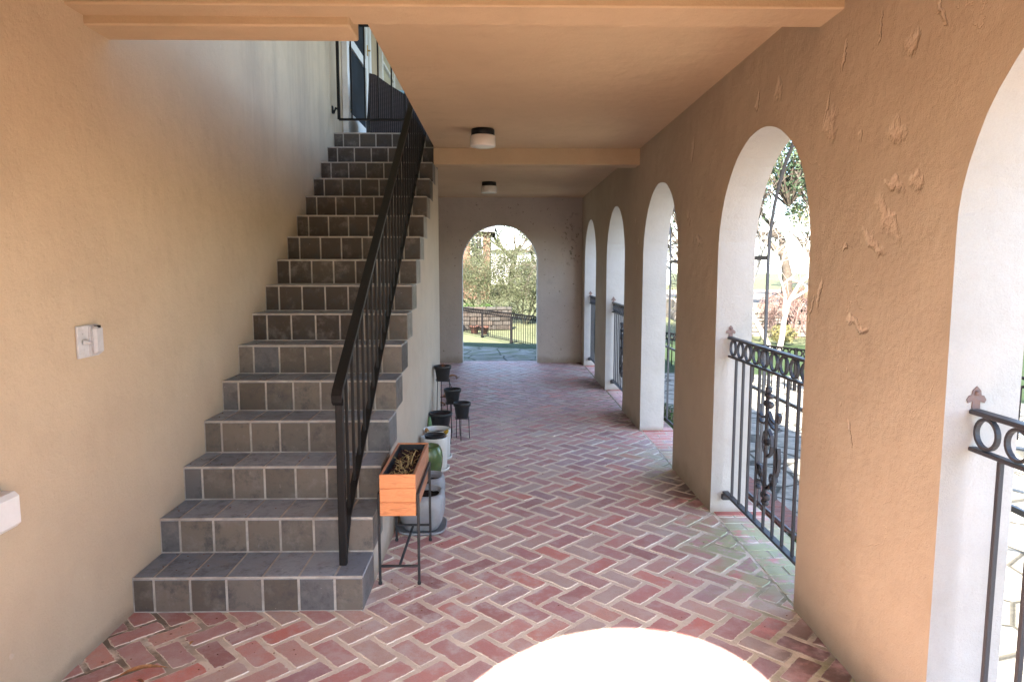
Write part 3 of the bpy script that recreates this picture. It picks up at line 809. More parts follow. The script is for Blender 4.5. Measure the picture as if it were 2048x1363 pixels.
# ------------------------------------------------------------------ arch railings
def railing(label, yc, ends_y=(ARCH_R, ARCH_R), orn=True):
    t = thing("arch_railing", label, "railing", (1.39, yc, 0.0), 0, "iron railings across the arches")
    y0, y1 = -ends_y[0], ends_y[1]
    mb = MB()
    mb.box(-0.019, 0.019, y0+0.004, y1-0.004, 1.078, 1.092, 0, 0.003); mb.build("top_rail", M['iron_grey'], t)
    mb = MB(); mb.box(-0.013, 0.013, y0+0.004, y1-0.004, 0.968, 0.980, 0, 0.002); mb.build("middle_rail", M['iron_grey'], t)
    mb = MB(); mb.box(-0.019, 0.019, y0-0.0+0.004, y1-0.004, 0.122, 0.137, 0, 0.003); mb.build("bottom_rail", M['iron_grey'], t)
    n = 10
    for k in range(n):
        yy = y0 + (y1-y0)*(k+0.5)/n
        mb = MB(); mb.tube([(0, yy+0.043*math.cos(a*math.pi/12), 1.029+0.043*math.sin(a*math.pi/12)) for a in range(24)], 0, closed=True, flat=(0.014,0.009))
        mb.build("ring", M['iron_grey'], t)
    for k in range(9):
        yy = y0 + (y1-y0)*(k+1)/10
        mb = MB(); mb.box(-0.007, 0.007, yy-0.007, yy+0.007, 0.138, 0.967, 0, 0.0015); mb.build("bar", M['iron_grey'], t)
    if orn:   # scrolled central ornament
        mb = MB()
        def sc(pts, w=0.013): mb.tube([(0.010, -p[0]*1.2, p[1]) for p in pts], 0, flat=(0.018, w))
        mb.tube([(0.0,0.0,0.28),(0.0,0.0,0.86)], 0.011, 8)
        for sg in (1,-1):
            sc([(sg*(0.085*math.sin(a)), 0.60+0.085*-math.cos(a)) for a in [math.pi*k/10 for k in range(11)]] if False else [(sg*0.0,0.52),(sg*0.035,0.545),(sg*0.05,0.59),(sg*0.035,0.64),(sg*0.0,0.665)])
            sc([(sg*0.01,0.35),(sg*0.06,0.40),(sg*0.105,0.46),(sg*0.118,0.53),(sg*0.112,0.60)])
            sc([(sg*0.112,0.60),(sg*0.122,0.55),(sg*0.118,0.48)])
            sc([(sg*0.0,0.76),(sg*0.03,0.725),(sg*0.075,0.715),(sg*0.11,0.735),(sg*0.118,0.765),(sg*0.10,0.775)], 0.011)
            sc([(sg*0.0,0.72),(sg*0.035,0.69),(sg*0.08,0.685),(sg*0.105,0.70)], 0.011)
            spi = [(sg*(0.07+0.034*math.cos(a)*(1-a/14)), 0.43-0.01+0.034*math.sin(a)*(1-a/14)) for a in [k*0.6 for k in range(14)]]
            sc(spi, 0.012)
            sc([(sg*0.01,0.36),(sg*0.05,0.375),(sg*0.09,0.365),(sg*0.10,0.335),(sg*0.08,0.32)], 0.012)
            for (dz, dy, rr) in ((0.80,0.024,0.020),(0.845,0.018,0.017),(0.31,0.024,0.020),(0.275,0.016,0.016),(0.60,0.0,0.022)):
                mb.lathe([(0.001,-rr),(rr*0.7,-rr*0.7),(rr,0),(rr*0.7,rr*0.7),(0.001,rr)], (0.006, sg*dy, dz), 12)
        mb.lathe([(0.001,-0.022),(0.018,-0.012),(0.018,0.012),(0.001,0.022)], (0.004,0,0.875), 12)
        mb.build("scroll_ornament", M['iron_rust'] if False else M['iron_grey'], t)
    for sg, ye in ((1, y1), (-1, y0)):
        mb = MB()
        w = 0.019
        outl = [(-0.012,1.093),(0.012,1.093),(0.011,1.116),(0.024,1.110),(0.029,1.120),(0.022,1.132),(0.014,1.134),(0.012,1.147),(0.0,1.160),(-0.012,1.147),(-0.014,1.134),(-0.022,1.132),(-0.029,1.120),(-0.024,1.110),(-0.011,1.116)]
        a, b = sorted((ye-sg*0.002, ye-sg*0.009)); mb.prism(outl, 1, a, b); mb.lathe([(0.006,-0.006),(0.006,0.006)], (0, ye-sg*0.011, 1.14), 8)
        mb.build("wall_plate", M['iron_rust'], t)
        mb = MB(); a, b = sorted((ye-sg*0.003, ye-sg*0.03)); mb.box(-0.026, 0.022, a, b, 0.085, 0.121, 0, 0.004); mb.build("foot_bracket", M['iron_grey'], t)
    return t
railing("iron railing at the right edge of the view, in the nearest arch", ARCH_Y[0])
railing("iron railing with scroll ornament in the second arch, seen widest", ARCH_Y[1])
railing("iron railing seen edge on in the fourth arch", ARCH_Y[3])
railing("small distant iron railing in the last arch by the end wall", ARCH_Y[4])

# red brick course under the jambs
# (thin strip of brighter bricks just inside each opening)
for k, yc in enumerate(ARCH_Y):
    mb = MB()
    for q in range(2):
        mb.box(1.322+q*0.155, 1.322+q*0.155+0.150, yc+ARCH_R-0.060, yc+ARCH_R-0.004, 0.0005, 0.0035, 0, 0.001)
    s_ = mb.build("sill_brick", M['redbrick']); tag(s_, "bright red brick edge at the foot of an arch jamb", "brick edging", "red brick edges at the arch jambs")

# iron screen of arched hoops outside the arcade
scr = thing("iron_screen", "tall grey iron frame of arched hoops outside the arcade", "iron frame", (1.712, 0, 0))
for yc in ARCH_Y:
    mb = MB(); r_ = 0.885
    pts = [(0, yc+r_, -0.33), (0, yc+r_, 1.56)] + [(0, yc+r_*math.cos(a), 1.56+r_*math.sin(a)) for a in [math.pi*k/26 for k in range(1,26)]] + [(0, yc-r_, 1.56), (0, yc-r_, -0.33)]
    mb.tube(pts, 0, flat=(0.016,0.016)); mb.build("hoop", M['iron_screen'], scr)
for yc in ARCH_Y[:-1]:
    mb = MB(); mb.tube([(0, yc+0.898, 1.57), (0, yc+1.243, 1.57)], 0, flat=(0.02,0.028)); mb.build("cross_rail", M['iron_screen'], scr)
for zz, w in ((0.704, 0.02), (-0.04, 0.018)):
    mb = MB(); mb.tube([(0.0, 0.35, zz), (0.0, 10.85, zz)], 0, flat=(w*0.7, w)); mb.build("cross_rail", M['iron_screen'], scr)

# ------------------------------------------------------------------ planter box and pots beside the stairs
def wood_mat(name, a, b, c):
    t = NT(name, 0.42, 0.4); P = t.obj(); s = t.attr("seed")
    off = t.n.new("ShaderNodeVectorMath"); off.operation = 'ADD'; t.l.new(P, off.inputs[0])
    cmb = t.n.new("ShaderNodeCombineXYZ"); t.l.new(t.math('MULTIPLY', s, 7.0), cmb.inputs[0]); t.l.new(cmb.outputs[0], off.inputs[1])
    g = t.noise(t.scale(off.outputs[0], (3.0, 2.0, 16.0)), 3.5, 5, 0.6, 1.2)
    col = t.colramp(g, [(0.25, a), (0.5, b), (0.75, c)])
    col = t.mix(t.math('MULTIPLY', s, 0.45), col, b)
    t.color(col); t.normal(t.bump(g, 0.4, 0.003)); return t.m
M['wood'] = wood_mat("orange_cedar", (0.58,0.21,0.08), (0.72,0.30,0.13), (0.38,0.11,0.045))
M['woodrim'] = wood_mat("rim_cedar", (0.36,0.15,0.07), (0.42,0.19,0.10), (0.28,0.10,0.05))
def soil_mat():
    t = NT("potting_soil", 0.95, 0.2); P = t.obj()
    v = t.n.new("ShaderNodeTexVoronoi"); v.inputs["Scale"].default_value = 70.0; t.l.new(P, v.inputs["Vector"])
    t.color(t.mix(t.ramp(v.outputs["Distance"], 0.1, 0.6), (0.13,0.065,0.055), (0.035,0.018,0.016))); t.normal(t.bump(t.noise(P, 60.0, 5, 0.8), 1.0, 0.02)); return t.m
M['soil'] = soil_mat()
M['straw'] = simple("dry_stalks", (0.50,0.36,0.16), 0.8, 0.2, 0.25, 40.0)
M['blackplastic'] = simple("black_plastic", (0.022,0.024,0.028), 0.45, 0.45, 0.2, 30.0, 0.0008, 70.0)
M['blackmetal'] = simple("black_stand_metal", (0.03,0.031,0.035), 0.5, 0.4, 0.2, 30.0)

BX0, BX1, BY0, BY1, BZ0, BZ1 = -0.566, -0.398, 3.11, 3.70, 0.345, 0.545
pb = thing("planter_box", "long orange wooden planter box of dry stalks on the metal stand", "planter", (BX0, BY0, BZ0))
w, L, H = BX1-BX0, BY1-BY0, BZ1-BZ0; th = 0.013
for nm, yy0 in (("end_board", 0.0), ("end_board", L-th)):
    mb = MB()
    for q in range(3): mb.box(0.0, w, yy0, yy0+th, H*q/3+0.0004, H*(q+1)/3-0.0004, 0, 0.002, rnd.random())
    mb.build(nm, M['wood'], pb)
for nm, xx0 in (("side_board", 0.0), ("side_board", w-th)):
    mb = MB()
    for q in range(3): mb.box(xx0, xx0+th, th+0.0003, L-th-0.0003, H*q/3+0.0004, H*(q+1)/3-0.0004-(0.001), 0, 0.002, rnd.random())
    mb.build(nm, M['woodrim'], pb)
mb = MB()
gx, gy = 12, 40; vv = []; fc = []
for a in range(gx+1):
    for b in range(gy+1):
        x = th+0.008+(w-2*th-0.016)*a/gx; y = th+0.006+(L-2*th-0.012)*b/gy
        vv.append((x, y, H-0.036 + 0.014*noise.noise(Vector((x*28, y*28, 0)))+0.006*noise.noise(Vector((x*90, y*90, 2)))))
for a in range(gx):
    for b in range(gy):
        q = a*(gy+1)+b; fc.append((q, q+gy+1, q+gy+2, q+1))
mb.add(vv, fc); mb.build("soil", M['soil'], pb)
mb = MB()
mb.box(th, w-th, th, th+0.004, H-0.06, H-0.006); mb.box(th, w-th, L-th-0.004, L-th, H-0.06, H-0.006)
mb.box(th+0.0002, th+0.0045, th+0.004, L-th-0.004, H-0.06, H-0.006); mb.box(w-th-0.0045, w-th-0.0002, th+0.004, L-th-0.004, H-0.06, H-0.006); mb.build("liner", M['blackplastic'], pb)
mb = MB(); mb.box(th, w-th, th, L-th, 0.002, 0.012); mb.build("bottom_board", M['woodrim'], pb)
mb = MB()
for q in range(75):
    cx = rnd.uniform(0.035, w-0.035); cy_ = rnd.choice([rnd.gauss(0.10,0.05), rnd.uniform(0.05,L-0.06), rnd.gauss(0.33,0.06)])
    if not 0.03 < cy_ < L-0.04: continue
    a = rnd.uniform(0, 6.28); l_ = rnd.uniform(0.015, 0.05); lift = rnd.uniform(0.0, 1.2)
    p0 = Vector((cx, cy_, H-0.04)); p1 = p0 + Vector((math.cos(a)*l_*0.5, math.sin(a)*l_*0.5, l_*0.5*lift+0.006)); p2 = p1 + Vector((math.cos(a+rnd.uniform(-1,1))*l_*0.5, math.sin(a)*l_*0.5, l_*0.3*lift))
    mb.tube([p0,p1,p2], [0.0028,0.002,0.001], 5)
for (a, b, c) in (((0.095,0.24,H-0.045),(0.10,0.26,H-0.02),(0.103,0.27,H+0.012)),((0.11,0.26,H-0.045),(0.118,0.30,H+0.0),(0.13,0.345,H+0.022)),((0.075,0.20,H-0.045),(0.072,0.22,H-0.01),(0.066,0.225,H+0.004))):
    mb.tube([a,b,c], [0.004,0.0035,0.0025], 6)
mb.build("dried_plant", M['straw'], pb)

st = thing("planter_stand", "thin black metal stand under the orange planter box", "plant stand", (0,0,0))
lx0, lx1, ly0, ly1 = -0.575, -0.389, 3.135, 3.66
for (x, y) in ((lx0,ly0),(lx1,ly0),(lx0,ly1),(lx1,ly1)):
    mb = MB(); mb.box(x-0.006, x+0.006, y-0.006, y+0.006, 0.001, 0.449, 0, 0.0015); mb.lathe([(0.009,0.0),(0.009,0.012)], (x,y,0), 10); mb.build("leg", M['blackmetal'], st)
for x in (lx0, lx1):
    mb = MB(); mb.box(x-0.0055, x+0.0055, ly0+0.006, ly1-0.006, 0.437, 0.449, 0, 0.0015); mb.build("side_rail", M['blackmetal'], st)
for y in (ly0, ly1):
    mb = MB(); mb.box(lx0+0.006, lx1-0.006, y-0.005, y+0.005, 0.085, 0.096, 0, 0.0015); mb.build("crossbar", M['blackmetal'], st)
mb = MB(); mb.box((lx0+lx1)/2-0.006, (lx0+lx1)/2+0.006, ly0+0.005, ly1-0.005, 0.086, 0.095, 0, 0.0015); mb.build("stretcher", M['blackmetal'], st)
for y in (ly0+0.02, ly1-0.02):
    mb = MB(); mb.box(lx0+0.006, lx1-0.006, y-0.005, y+0.005, 0.333, 0.344, 0, 0.001)
    mb.box(lx0-0.0-0.0005, lx0+0.0055, y-0.005, y+0.005, 0.333, 0.437); mb.box(lx1-0.0055, lx1+0.0005, y-0.005, y+0.005, 0.333, 0.437); mb.build("cradle_bar", M['blackmetal'], st)

def pot(name, label, loc, prof, mat, soil_z=None, soil_r=None, sq=0.0, rot=0.0, group=None, soil_mat=None, cat="plant pot"):
    t = thing(name, label, cat, loc, rot, group)
    mb = MB(); mb.lathe(prof, n=40, sq=sq, cap=(True, False)); mb.build("pot_body", mat, t)
    if soil_z is not None:
        mb = MB(); n = 24; vv = [(0,0,soil_z+0.004)]; fc = []
        for rr in (0.35, 0.7, 1.0):
            for k in range(n):
                a = 2*math.pi*k/n
                e = 2+6*sq; ca, sa = abs(math.cos(a)), abs(math.sin(a)); q = 1/((ca**e+sa**e)**(1/e)) if sq else 1
                x, y = soil_r*rr*q*math.cos(a), soil_r*rr*q*math.sin(a)
                vv.append((x, y, soil_z + 0.010*noise.noise(Vector((x*40+loc[0]*9, y*40, loc[1])))))
        for k in range(n):
            k2 = (k+1) % n
            fc.append((0, 1+k, 1+k2)); fc.append((1+k, 1+n+k, 1+n+k2, 1+k2)); fc.append((1+n+k, 1+2*n+k, 1+2*n+k2, 1+n+k2))
        mb.add(vv, fc, 0, True); mb.build("soil", soil_mat or M['soil'], t)
    return t
M['greyglaze'] = simple("grey_ceramic", (0.30,0.32,0.35), 0.42, 0.45, 0.1, 9.0, 0.0015, 40.0)
M['greenglaze'] = simple("green_glaze", (0.10,0.165,0.06), 0.22, 0.55, 0.15, 7.0, 0.001, 30.0)
M['whiteglaze'] = simple("white_glaze", (0.68,0.68,0.655), 0.3, 0.5, 0.04, 7.0, 0.001, 30.0)
M['darkhole'] = simple("dark_soil", (0.03,0.024,0.022), 0.95, 0.1, 0.3, 60.0, 0.01, 60.0)
gp_ = [(0.095,0.0),(0.10,0.004),(0.118,0.05),(0.130,0.11),(0.133,0.17),(0.127,0.215),(0.115,0.238),(0.108,0.240),(0.102,0.236),(0.100,0.205),(0.098,0.12)]
g1 = pot("grey_pot", "rounded grey pot on a saucer under the wooden planter, nearest of the pots", (-0.455, 3.86, 0.012), [(a, b*0.86) for a, b in gp_], M['greyglaze'], 0.175, 0.10, 0.25, 0.0, "rounded grey pots", M['darkhole'])
mb = MB(); mb.lathe([(0.118,-0.011),(0.138,-0.008),(0.142,0.006),(0.136,0.006),(0.132,-0.002)], n=40, sq=0.25, cap=(True,True)); mb.build("saucer", M['greyglaze'], g1)
gp2 = [(r_*0.86, z*0.98) for (r_, z) in gp_]
pot("grey_pot", "second grey pot, standing between its twin and the green pot", (-0.462, 4.17, 0.001), [(a, b*0.92) for a, b in gp2], M['greyglaze'], 0.175, 0.086, 0.25, 0.0, "rounded grey pots", M['darkhole'])
pot("green_pot", "glossy olive green pot between the grey and white pots", (-0.505, 4.74, 0.001),
    [(0.062,0),(0.066,0.004),(0.082,0.06),(0.094,0.12),(0.097,0.17),(0.092,0.215),(0.080,0.245),(0.073,0.255),(0.068,0.25),(0.066,0.20)], M['greenglaze'], 0.20, 0.067, soil_mat=M['darkhole'])
w1 = pot("white_pot", "white cylinder pot with a black nursery pot inside, behind the green pot", (-0.497, 5.02, 0.012),
    [(0.094,0),(0.097,0.004),(0.100,0.22),(0.099,0.237),(0.096,0.240),(0.092,0.237),(0.090,0.20)], M['whiteglaze'], 0.18, 0.091, group="white cylinder pots", soil_mat=M['darkhole'])
mb = MB(); mb.lathe([(0.105,-0.011),(0.114,-0.006),(0.116,0.010),(0.110,0.010),(0.106,0.0)], n=40); mb.build("saucer", M['whiteglaze'], w1)
pot("nursery_pot", "black nursery pot sunk in the nearer white pot", (-0.488, 5.00, 0.20),
    [(0.055,0),(0.070,0.03),(0.074,0.062),(0.078,0.063),(0.078,0.072),(0.073,0.072),(0.070,0.05)], M['blackplastic'], 0.045, 0.07, soil_mat=M['darkhole'])
w2 = pot("white_pot", "farther white cylinder pot with two yellow cactus stubs in it", (-0.505, 5.33, 0.012),
    [(0.100,0),(0.104,0.004),(0.110,0.205),(0.109,0.222),(0.105,0.226),(0.101,0.222),(0.098,0.19)], M['whiteglaze'], 0.185, 0.10, group="white cylinder pots", soil_mat=M['darkhole'])
mb = MB(); mb.lathe([(0.110,-0.011),(0.119,-0.006),(0.121,0.010),(0.115,0.010),(0.112,0.0)], n=40); mb.build("saucer", M['whiteglaze'], w2)
def stub(name, label, p0, p1, r, mat):
    mb = MB(); a, b = Vector(p0), Vector(p1); d = b-a
    pts = [a + d*t for t in (0,0.2,0.45,0.7,0.88,0.97,1.0)]
    mb.tube([p-a for p in pts], [r*0.8,r,r*1.08,r*1.0,r*0.75,r*0.4,0.001], 10)
    o = mb.build(name, mat); o.location = a; tag(o, label, "cactus"); return o
M['cactus_dry'] = simple("dry_cactus", (0.45,0.24,0.07), 0.6, 0.3, 0.3, 25.0, 0.003, 60.0)
M['cactus_yel'] = simple("yellow_cactus", (0.55,0.40,0.04), 0.5, 0.4, 0.2, 25.0, 0.003, 60.0)
M['cactus_grn'] = simple("green_cactus", (0.13,0.24,0.10), 0.5, 0.4, 0.2, 25.0, 0.003, 60.0)
stub("cactus_stub", "brown shrivelled cactus stub in the farther white pot", (-0.565,5.29,0.195), (-0.580,5.24,0.262), 0.016, M['cactus_dry'])
stub("cactus_stub", "yellow cactus stub leaning right in the farther white pot", (-0.455,5.27,0.195), (-0.405,5.22,0.252), 0.015, M['cactus_yel'])
stub("cactus", "upright green cactus stem against the stair wall", (-0.575,5.47,0.0), (-0.580,5.50,0.30), 0.022, M['cactus_grn'])

# black tiered stand with nursery pots
tri = thing("tiered_plant_stand", "tall black wire stand holding four black pots in a spiral", "plant stand", (-0.44, 5.95, 0))
tiers = [((-0.52,6.12),0.49,0.062),((-0.426,6.02),0.30,0.062),((-0.337,5.93),0.185,0.062),((-0.508,5.72),0.145,0.080)]
for (xy, z, r_) in tiers:
    mb = MB(); mb.tube([(xy[0]+0.44+r_*math.cos(a*math.pi/12), xy[1]-5.95+r_*math.sin(a*math.pi/12), z+0.012) for a in range(24)], 0.0035, 6, closed=True)
    mb.tube([(xy[0]+0.44-r_, xy[1]-5.95, z-0.004), (xy[0]+0.44+r_, xy[1]-5.95, z-0.004)], 0.003, 6); mb.build("pot_ring", M['blackmetal'], tri)
    for a in (0.4, 2.5, 4.6):
        f = 1.35 if z > 0.4 else 1.1
        p1 = (xy[0]+0.44+r_*math.cos(a), xy[1]-5.95+r_*math.sin(a), z+0.012); p0 = (max(xy[0]+0.44+r_*f*math.cos(a), -0.155), xy[1]-5.95+r_*f*math.sin(a), 0.002)
        mb = MB(); mb.tube([p0, p1], 0.0038, 6); mb.build("leg", M['blackmetal'], tri)
mb = MB(); mb.tube([(-0.02,0.11,0.50),(0.06,0.05,0.31),(0.13,-0.02,0.19)], 0.003, 6); mb.build("brace", M['blackmetal'], tri)
def npot(label, xy, z, r_, h):
    s = r_
    return pot("nursery_pot", label, (xy[0], xy[1], z), [(s*0.70,0),(s*0.73,0.004),(s*0.93,h*0.74),(s*0.95,h*0.76),(s*1.04,h*0.78),(s*1.08,h*0.97),(s*1.05,h),(s*0.98,h),(s*0.93,h*0.8)], M['blackplastic'], h*0.88, s*0.97, group="black pots on the wire stand")
npot("black pot on the top tier of the wire stand", tiers[0][0], 0.495, 0.074, 0.135)
npot("black pot on the second tier of the wire stand", tiers[1][0], 0.305, 0.073, 0.132)
npot("black pot at the right of the wire stand, third tier", tiers[2][0], 0.190, 0.073, 0.140)
npot("widest black pot of the wire stand, lowest tier near the white pots", tiers[3][0], 0.150, 0.094, 0.135)
mb = MB()
for q in range(9):
    a = rnd.uniform(0,6.28); l_ = rnd.uniform(0.02,0.05)
    mb.tube([(0,0,0),(math.cos(a)*l_*0.5,math.sin(a)*l_*0.4,l_*0.7),(math.cos(a)*l_,math.sin(a)*l_,l_)], [0.0025,0.002,0.001], 5)
o = mb.build("dry_twigs", simple("rust_twigs", (0.28,0.11,0.06), 0.8, 0.2)); o.location = (-0.515, 6.11, 0.61); tag(o, "small rusty dry twigs in the topmost black pot", "dry plant")

# ------------------------------------------------------------------ dry leaves on the floor
M['leaf_dry'] = simple("dry_leaf", (0.50,0.25,0.11), 0.7, 0.3, 0.25, 50.0)
M['leaf_brown'] = simple("brown_leaf", (0.26,0.11,0.055), 0.7, 0.3, 0.25, 50.0)
def leaf(label, x, y, z, L, W, rz, mat, curl=0.3, group=None):
    mb = MB(); n = 9; vv = []; fc = []
    for i in range(n+1):
        t = i/n; w = W*math.sin(math.pi*min(1,t*1.02))**0.8*(1-0.25*t)+0.0008
        zc = 0.004 + curl*L*0.25*math.sin(t*math.pi*1.0)
        for s_ in (-1,-0.5,0,0.5,1):
            vv.append(((t-0.5)*L, s_*w*0.5, zc + abs(s_)*w*0.3))
    for i in range(n):
        for k in range(4):
            q = i*5+k; fc.append((q,q+5,q+6,q+1))
    m_ = len(vv); vv2 = [(a,b,c-0.0006) for a,b,c in vv]
    mb.add(vv + vv2, fc + [tuple(m_+i for i in f[::-1]) for f in fc], 0, True)
    mb.tube([(-0.5*L,0,0.004),(-0.62*L,0.1*W,0.003)], 0.0010, 5)
    o = mb.build("dry_leaf", mat, recalc=False); o.location = (x,y,z); o.rotation_euler = (0,0,rz)
    tag(o, label, "leaf", group); return o
leaf("long pale curled leaf on the bricks in the bottom left corner", -1.335, 2.42, 0.003, 0.17, 0.030, R(22), M['leaf_dry'], 0.35)
leaf("small orange leaf on the bricks below the first step", -1.24, 2.62, 0.003, 0.028, 0.014, R(80), M['leaf_dry'])
leaf("tiny brown leaf beside the long pale leaf", -1.31, 2.36, 0.003, 0.05, 0.016, R(-30), M['leaf_brown'])
for k, (x, y, L, r_) in enumerate([(-0.70,9.35,0.14,0.3),(-0.63,9.2,0.12,1.4),(-0.76,8.9,0.10,2.2),(-0.66,8.05,0.15,0.8),(-0.70,7.75,0.13,2.6),(-0.62,7.6,0.14,1.9),(-0.72,7.45,0.12,0.1),(-0.68,7.3,0.12,1.1)]):
    leaf("brown dead leaves lying behind the wire stand", x+0.05, y, 0.004+0.006*(k%3), L, L*0.55, r_, M['leaf_brown'] if k % 3 else M['leaf_dry'], 0.45, "dead leaves behind the wire stand")
# crumbs of litter on the paving, too many and too small to count
mb = MB()
for q in range(380):
    if q < 60: x, y = rnd.uniform(-1.55,-0.8), rnd.gauss(2.6, 0.22)
    elif q < 230: x, y = rnd.gauss(-0.45,0.12), rnd.uniform(3.0, 6.5)
    else: x, y = rnd.uniform(-0.6, 1.25), rnd.uniform(2.6, 9.5)
    if y > 2.87 and x < -0.6: continue
    s_ = rnd.uniform(0.0012, 0.0036)
    mb.box(x-s_, x+s_*rnd.uniform(0.5,2), y-s_*0.7, y+s_*0.7, 0.0005, 0.001+s_*0.6, 0, s_*0.25)
for q in range(60):
    k = rnd.randrange(0, 7); x = rnd.uniform(SX0+0.01, SX0+0.3) if rnd.random() < 0.6 else rnd.uniform(SX0+0.01, -0.7)
    y = steps_y[k] + rnd.uniform(0.03, 0.25); s_ = rnd.uniform(0.0015, 0.004)
    mb.box(x-s_, x+s_, y-s_*0.7, y+s_*0.7, steps_z[k]+0.0005, steps_z[k]+0.001+s_*0.6, 0, s_*0.25)
lit = mb.build("floor_litter", M['leaf_brown']); tag(lit, "crumbs of dead leaf scattered over the bricks and steps", kind="stuff")

# ================================================================== outside
def ground_h(x, y):
    h = -0.56
    def sst(a, b, t):
        t = max(0, min(1, (t-a)/(b-a))); return t*t*(3-2*t)
    if x < 1.62 + 0.0:
        h = -0.012 - (0.55)*sst(13.2, 19.0, y + 0.25*x)
    side = sst(0.6, 3.2, x) * sst(11.3, 12.4, y)
    if x >= 1.62: 
        h = -0.33 - 0.23*sst(3.0, 9.0, x)
        if y > 11.0: h = max(h, -0.012 - 0.55*sst(12.6, 15.5, y+0.6*x) - 0.55*sst(1.4, 3.0, x)); h = max(h, -0.56)
    if y < -0.0: h = -0.02 if x < 2.2 else h
    h += 1.1*sst(30, 60, y)
    h += 0.04*noise.noise(Vector((x*0.5, y*0.5, 0)))*sst(14, 20, y)
    return h
def ground_mat():
    t = NT("garden_ground", 0.9, 0.2); P = t.obj(); X = t.xyz(P)
    n = t.noise(P, 3.0, 6, 0.7)
    gr = t.mix(t.ramp(n, 0.35, 0.65), (0.013,0.029,0.008), (0.020,0.032,0.011))
    fineg = t.noise(P, 60.0, 3, 0.7); gr = t.mix(t.ramp(fineg, 0.4, 0.7), gr, (0.02,0.04,0.008))
    dirt = t.mix(t.ramp(n, 0.4, 0.6), (0.07,0.066,0.04), (0.05,0.05,0.03))
    v = t.n.new("ShaderNodeTexVoronoi"); v.inputs["Scale"].default_value = 2.3; v.feature = 'DISTANCE_TO_EDGE'; t.l.new(P, v.inputs["Vector"])
    vc = t.n.new("ShaderNodeTexVoronoi"); vc.inputs["Scale"].default_value = 2.3; t.l.new(P, vc.inputs["Vector"])
    flag = t.mix(t.ramp(t.noise(P, 7.0, 5, 0.7), 0.35, 0.65), (0.155,0.155,0.135), (0.27,0.255,0.225))
    flag = t.mix(t.ramp(v.outputs["Distance"], 0.05, 0.015), flag, (0.05,0.048,0.04))
    # flagstones: the path beyond the far arch and the patio on the right
    wob = t.math('MULTIPLY', t.math('SUBTRACT', t.noise(P, 1.4, 4, 0.6), 0.5), 0.7)
    pa = t.math('MULTIPLY', t.ramp(t.math('ADD', X[1], t.math('ADD', wob, t.math('MULTIPLY', X[0], 0.45))), 13.15, 13.0), t.ramp(X[0], 1.7, 1.6))
    pb2 = t.math('MULTIPLY', t.ramp(X[0], 1.95, 2.02), t.math('MULTIPLY', t.ramp(X[0], 8.0, 7.8), t.ramp(X[1], 12.0, 11.8)))
    bed = t.math('MULTIPLY', t.ramp(X[0], 1.60, 1.64), t.ramp(X[0], 2.02, 1.95))
    col = t.mix(t.math('MAXIMUM', pa, pb2), gr, flag)
    col = t.mix(t.math('MULTIPLY', bed, 0.85), col, (0.10,0.075,0.05))
    col = t.mix(t.math('MULTIPLY', pa, t.ramp(t.noise(P, 3.5, 6, 0.7), 0.40, 0.62, 0.0, 0.75)), col, (0.075, 0.085, 0.035))
    far = t.ramp(t.math('ADD', X[1], wob), 17.5, 19.0)
    lawn = t.ramp(n, 0.56, 0.66)
    col = t.mix(t.math('MULTIPLY', far, t.math('SUBTRACT', 1.0, lawn)), col, (0.07,0.078,0.04))
    t.color(col)
    t.normal(t.bump(t.math('ADD', t.math('MULTIPLY', t.ramp(v.outputs["Distance"], 0.0, 0.05), 0.6), t.noise(P, 25.0, 5, 0.7)), 0.8, 0.02))
    return t.m
mb = MB()
xs = [-60,-45,-32,-22,-15,-10,-7,-5,-3.5,-2.5,-1.9] + [ -1.4+0.25*k for k in range(12)] + [1.60,1.63,1.9,2.2,2.6,3,3.5,4,5,6,7,8.5,10,12,15,19,25,32,45,60]
ys = [-60,-40,-25,-15,-9,-5,-2.5,-0.6,0.12] + [0.6+0.8*k for k in range(13)] + [11.06+0.35*k for k in range(24)] + [20,21.5,23,25,28,32,36,42,50,60,75,100,140]
vv = [(x, y, ground_h(x,y)) for x in xs for y in ys]; fc = []
ny_ = len(ys)
for a in range(len(xs)-1):
    for b in range(ny_-1):
        xm = (xs[a]+xs[a+1])/2; ym = (ys[b]+ys[b+1])/2
        if -1.9 < xm < 1.615 and 0.12 < ym < 11.06: continue
        q = a*ny_+b; fc.append((q, q+ny_, q+ny_+1, q+1))
mb.add(vv, fc, 0, True)
gr = mb.build("garden_ground", ground_mat(), recalc=False); tag(gr, "garden ground of flagstones, grass and pale earth", kind="structure")
# unseen terrace added behind the camera to bounce sunlight into the porch
mb = MB(); mb.box(-6, 1.9, -8, YF0-0.004, -0.08, -0.006); tc = mb.build("bounce_terrace", simple("pale_paving", (0.28,0.23,0.17), 0.9, 0.2, 0.1, 4.0)); tag(tc, "unseen pale terrace added to bounce sunlight into the porch", kind="structure")
# brick edging of the bed outside
M['edgebrick'] = simple("edging_brick", (0.20,0.09,0.075), 0.8, 0.2, 0.25, 9.0, 0.004, 40.0, c2=(0.14,0.08,0.07))
for k, (y0, y1) in enumerate([(0.4, 10.8)]):
    mb = MB(); y = y0
    while y < y1:
        mb.box(1.98+rnd.uniform(-0.004,0.004), 2.18, y+0.003, y+0.097, -0.36, -0.30+rnd.uniform(-0.003,0.003), 0, 0.005); y += 0.1
    e = mb.build("brick_edging", M['edgebrick']); tag(e, "red brick edging between planting bed and flagstones", "brick edging")

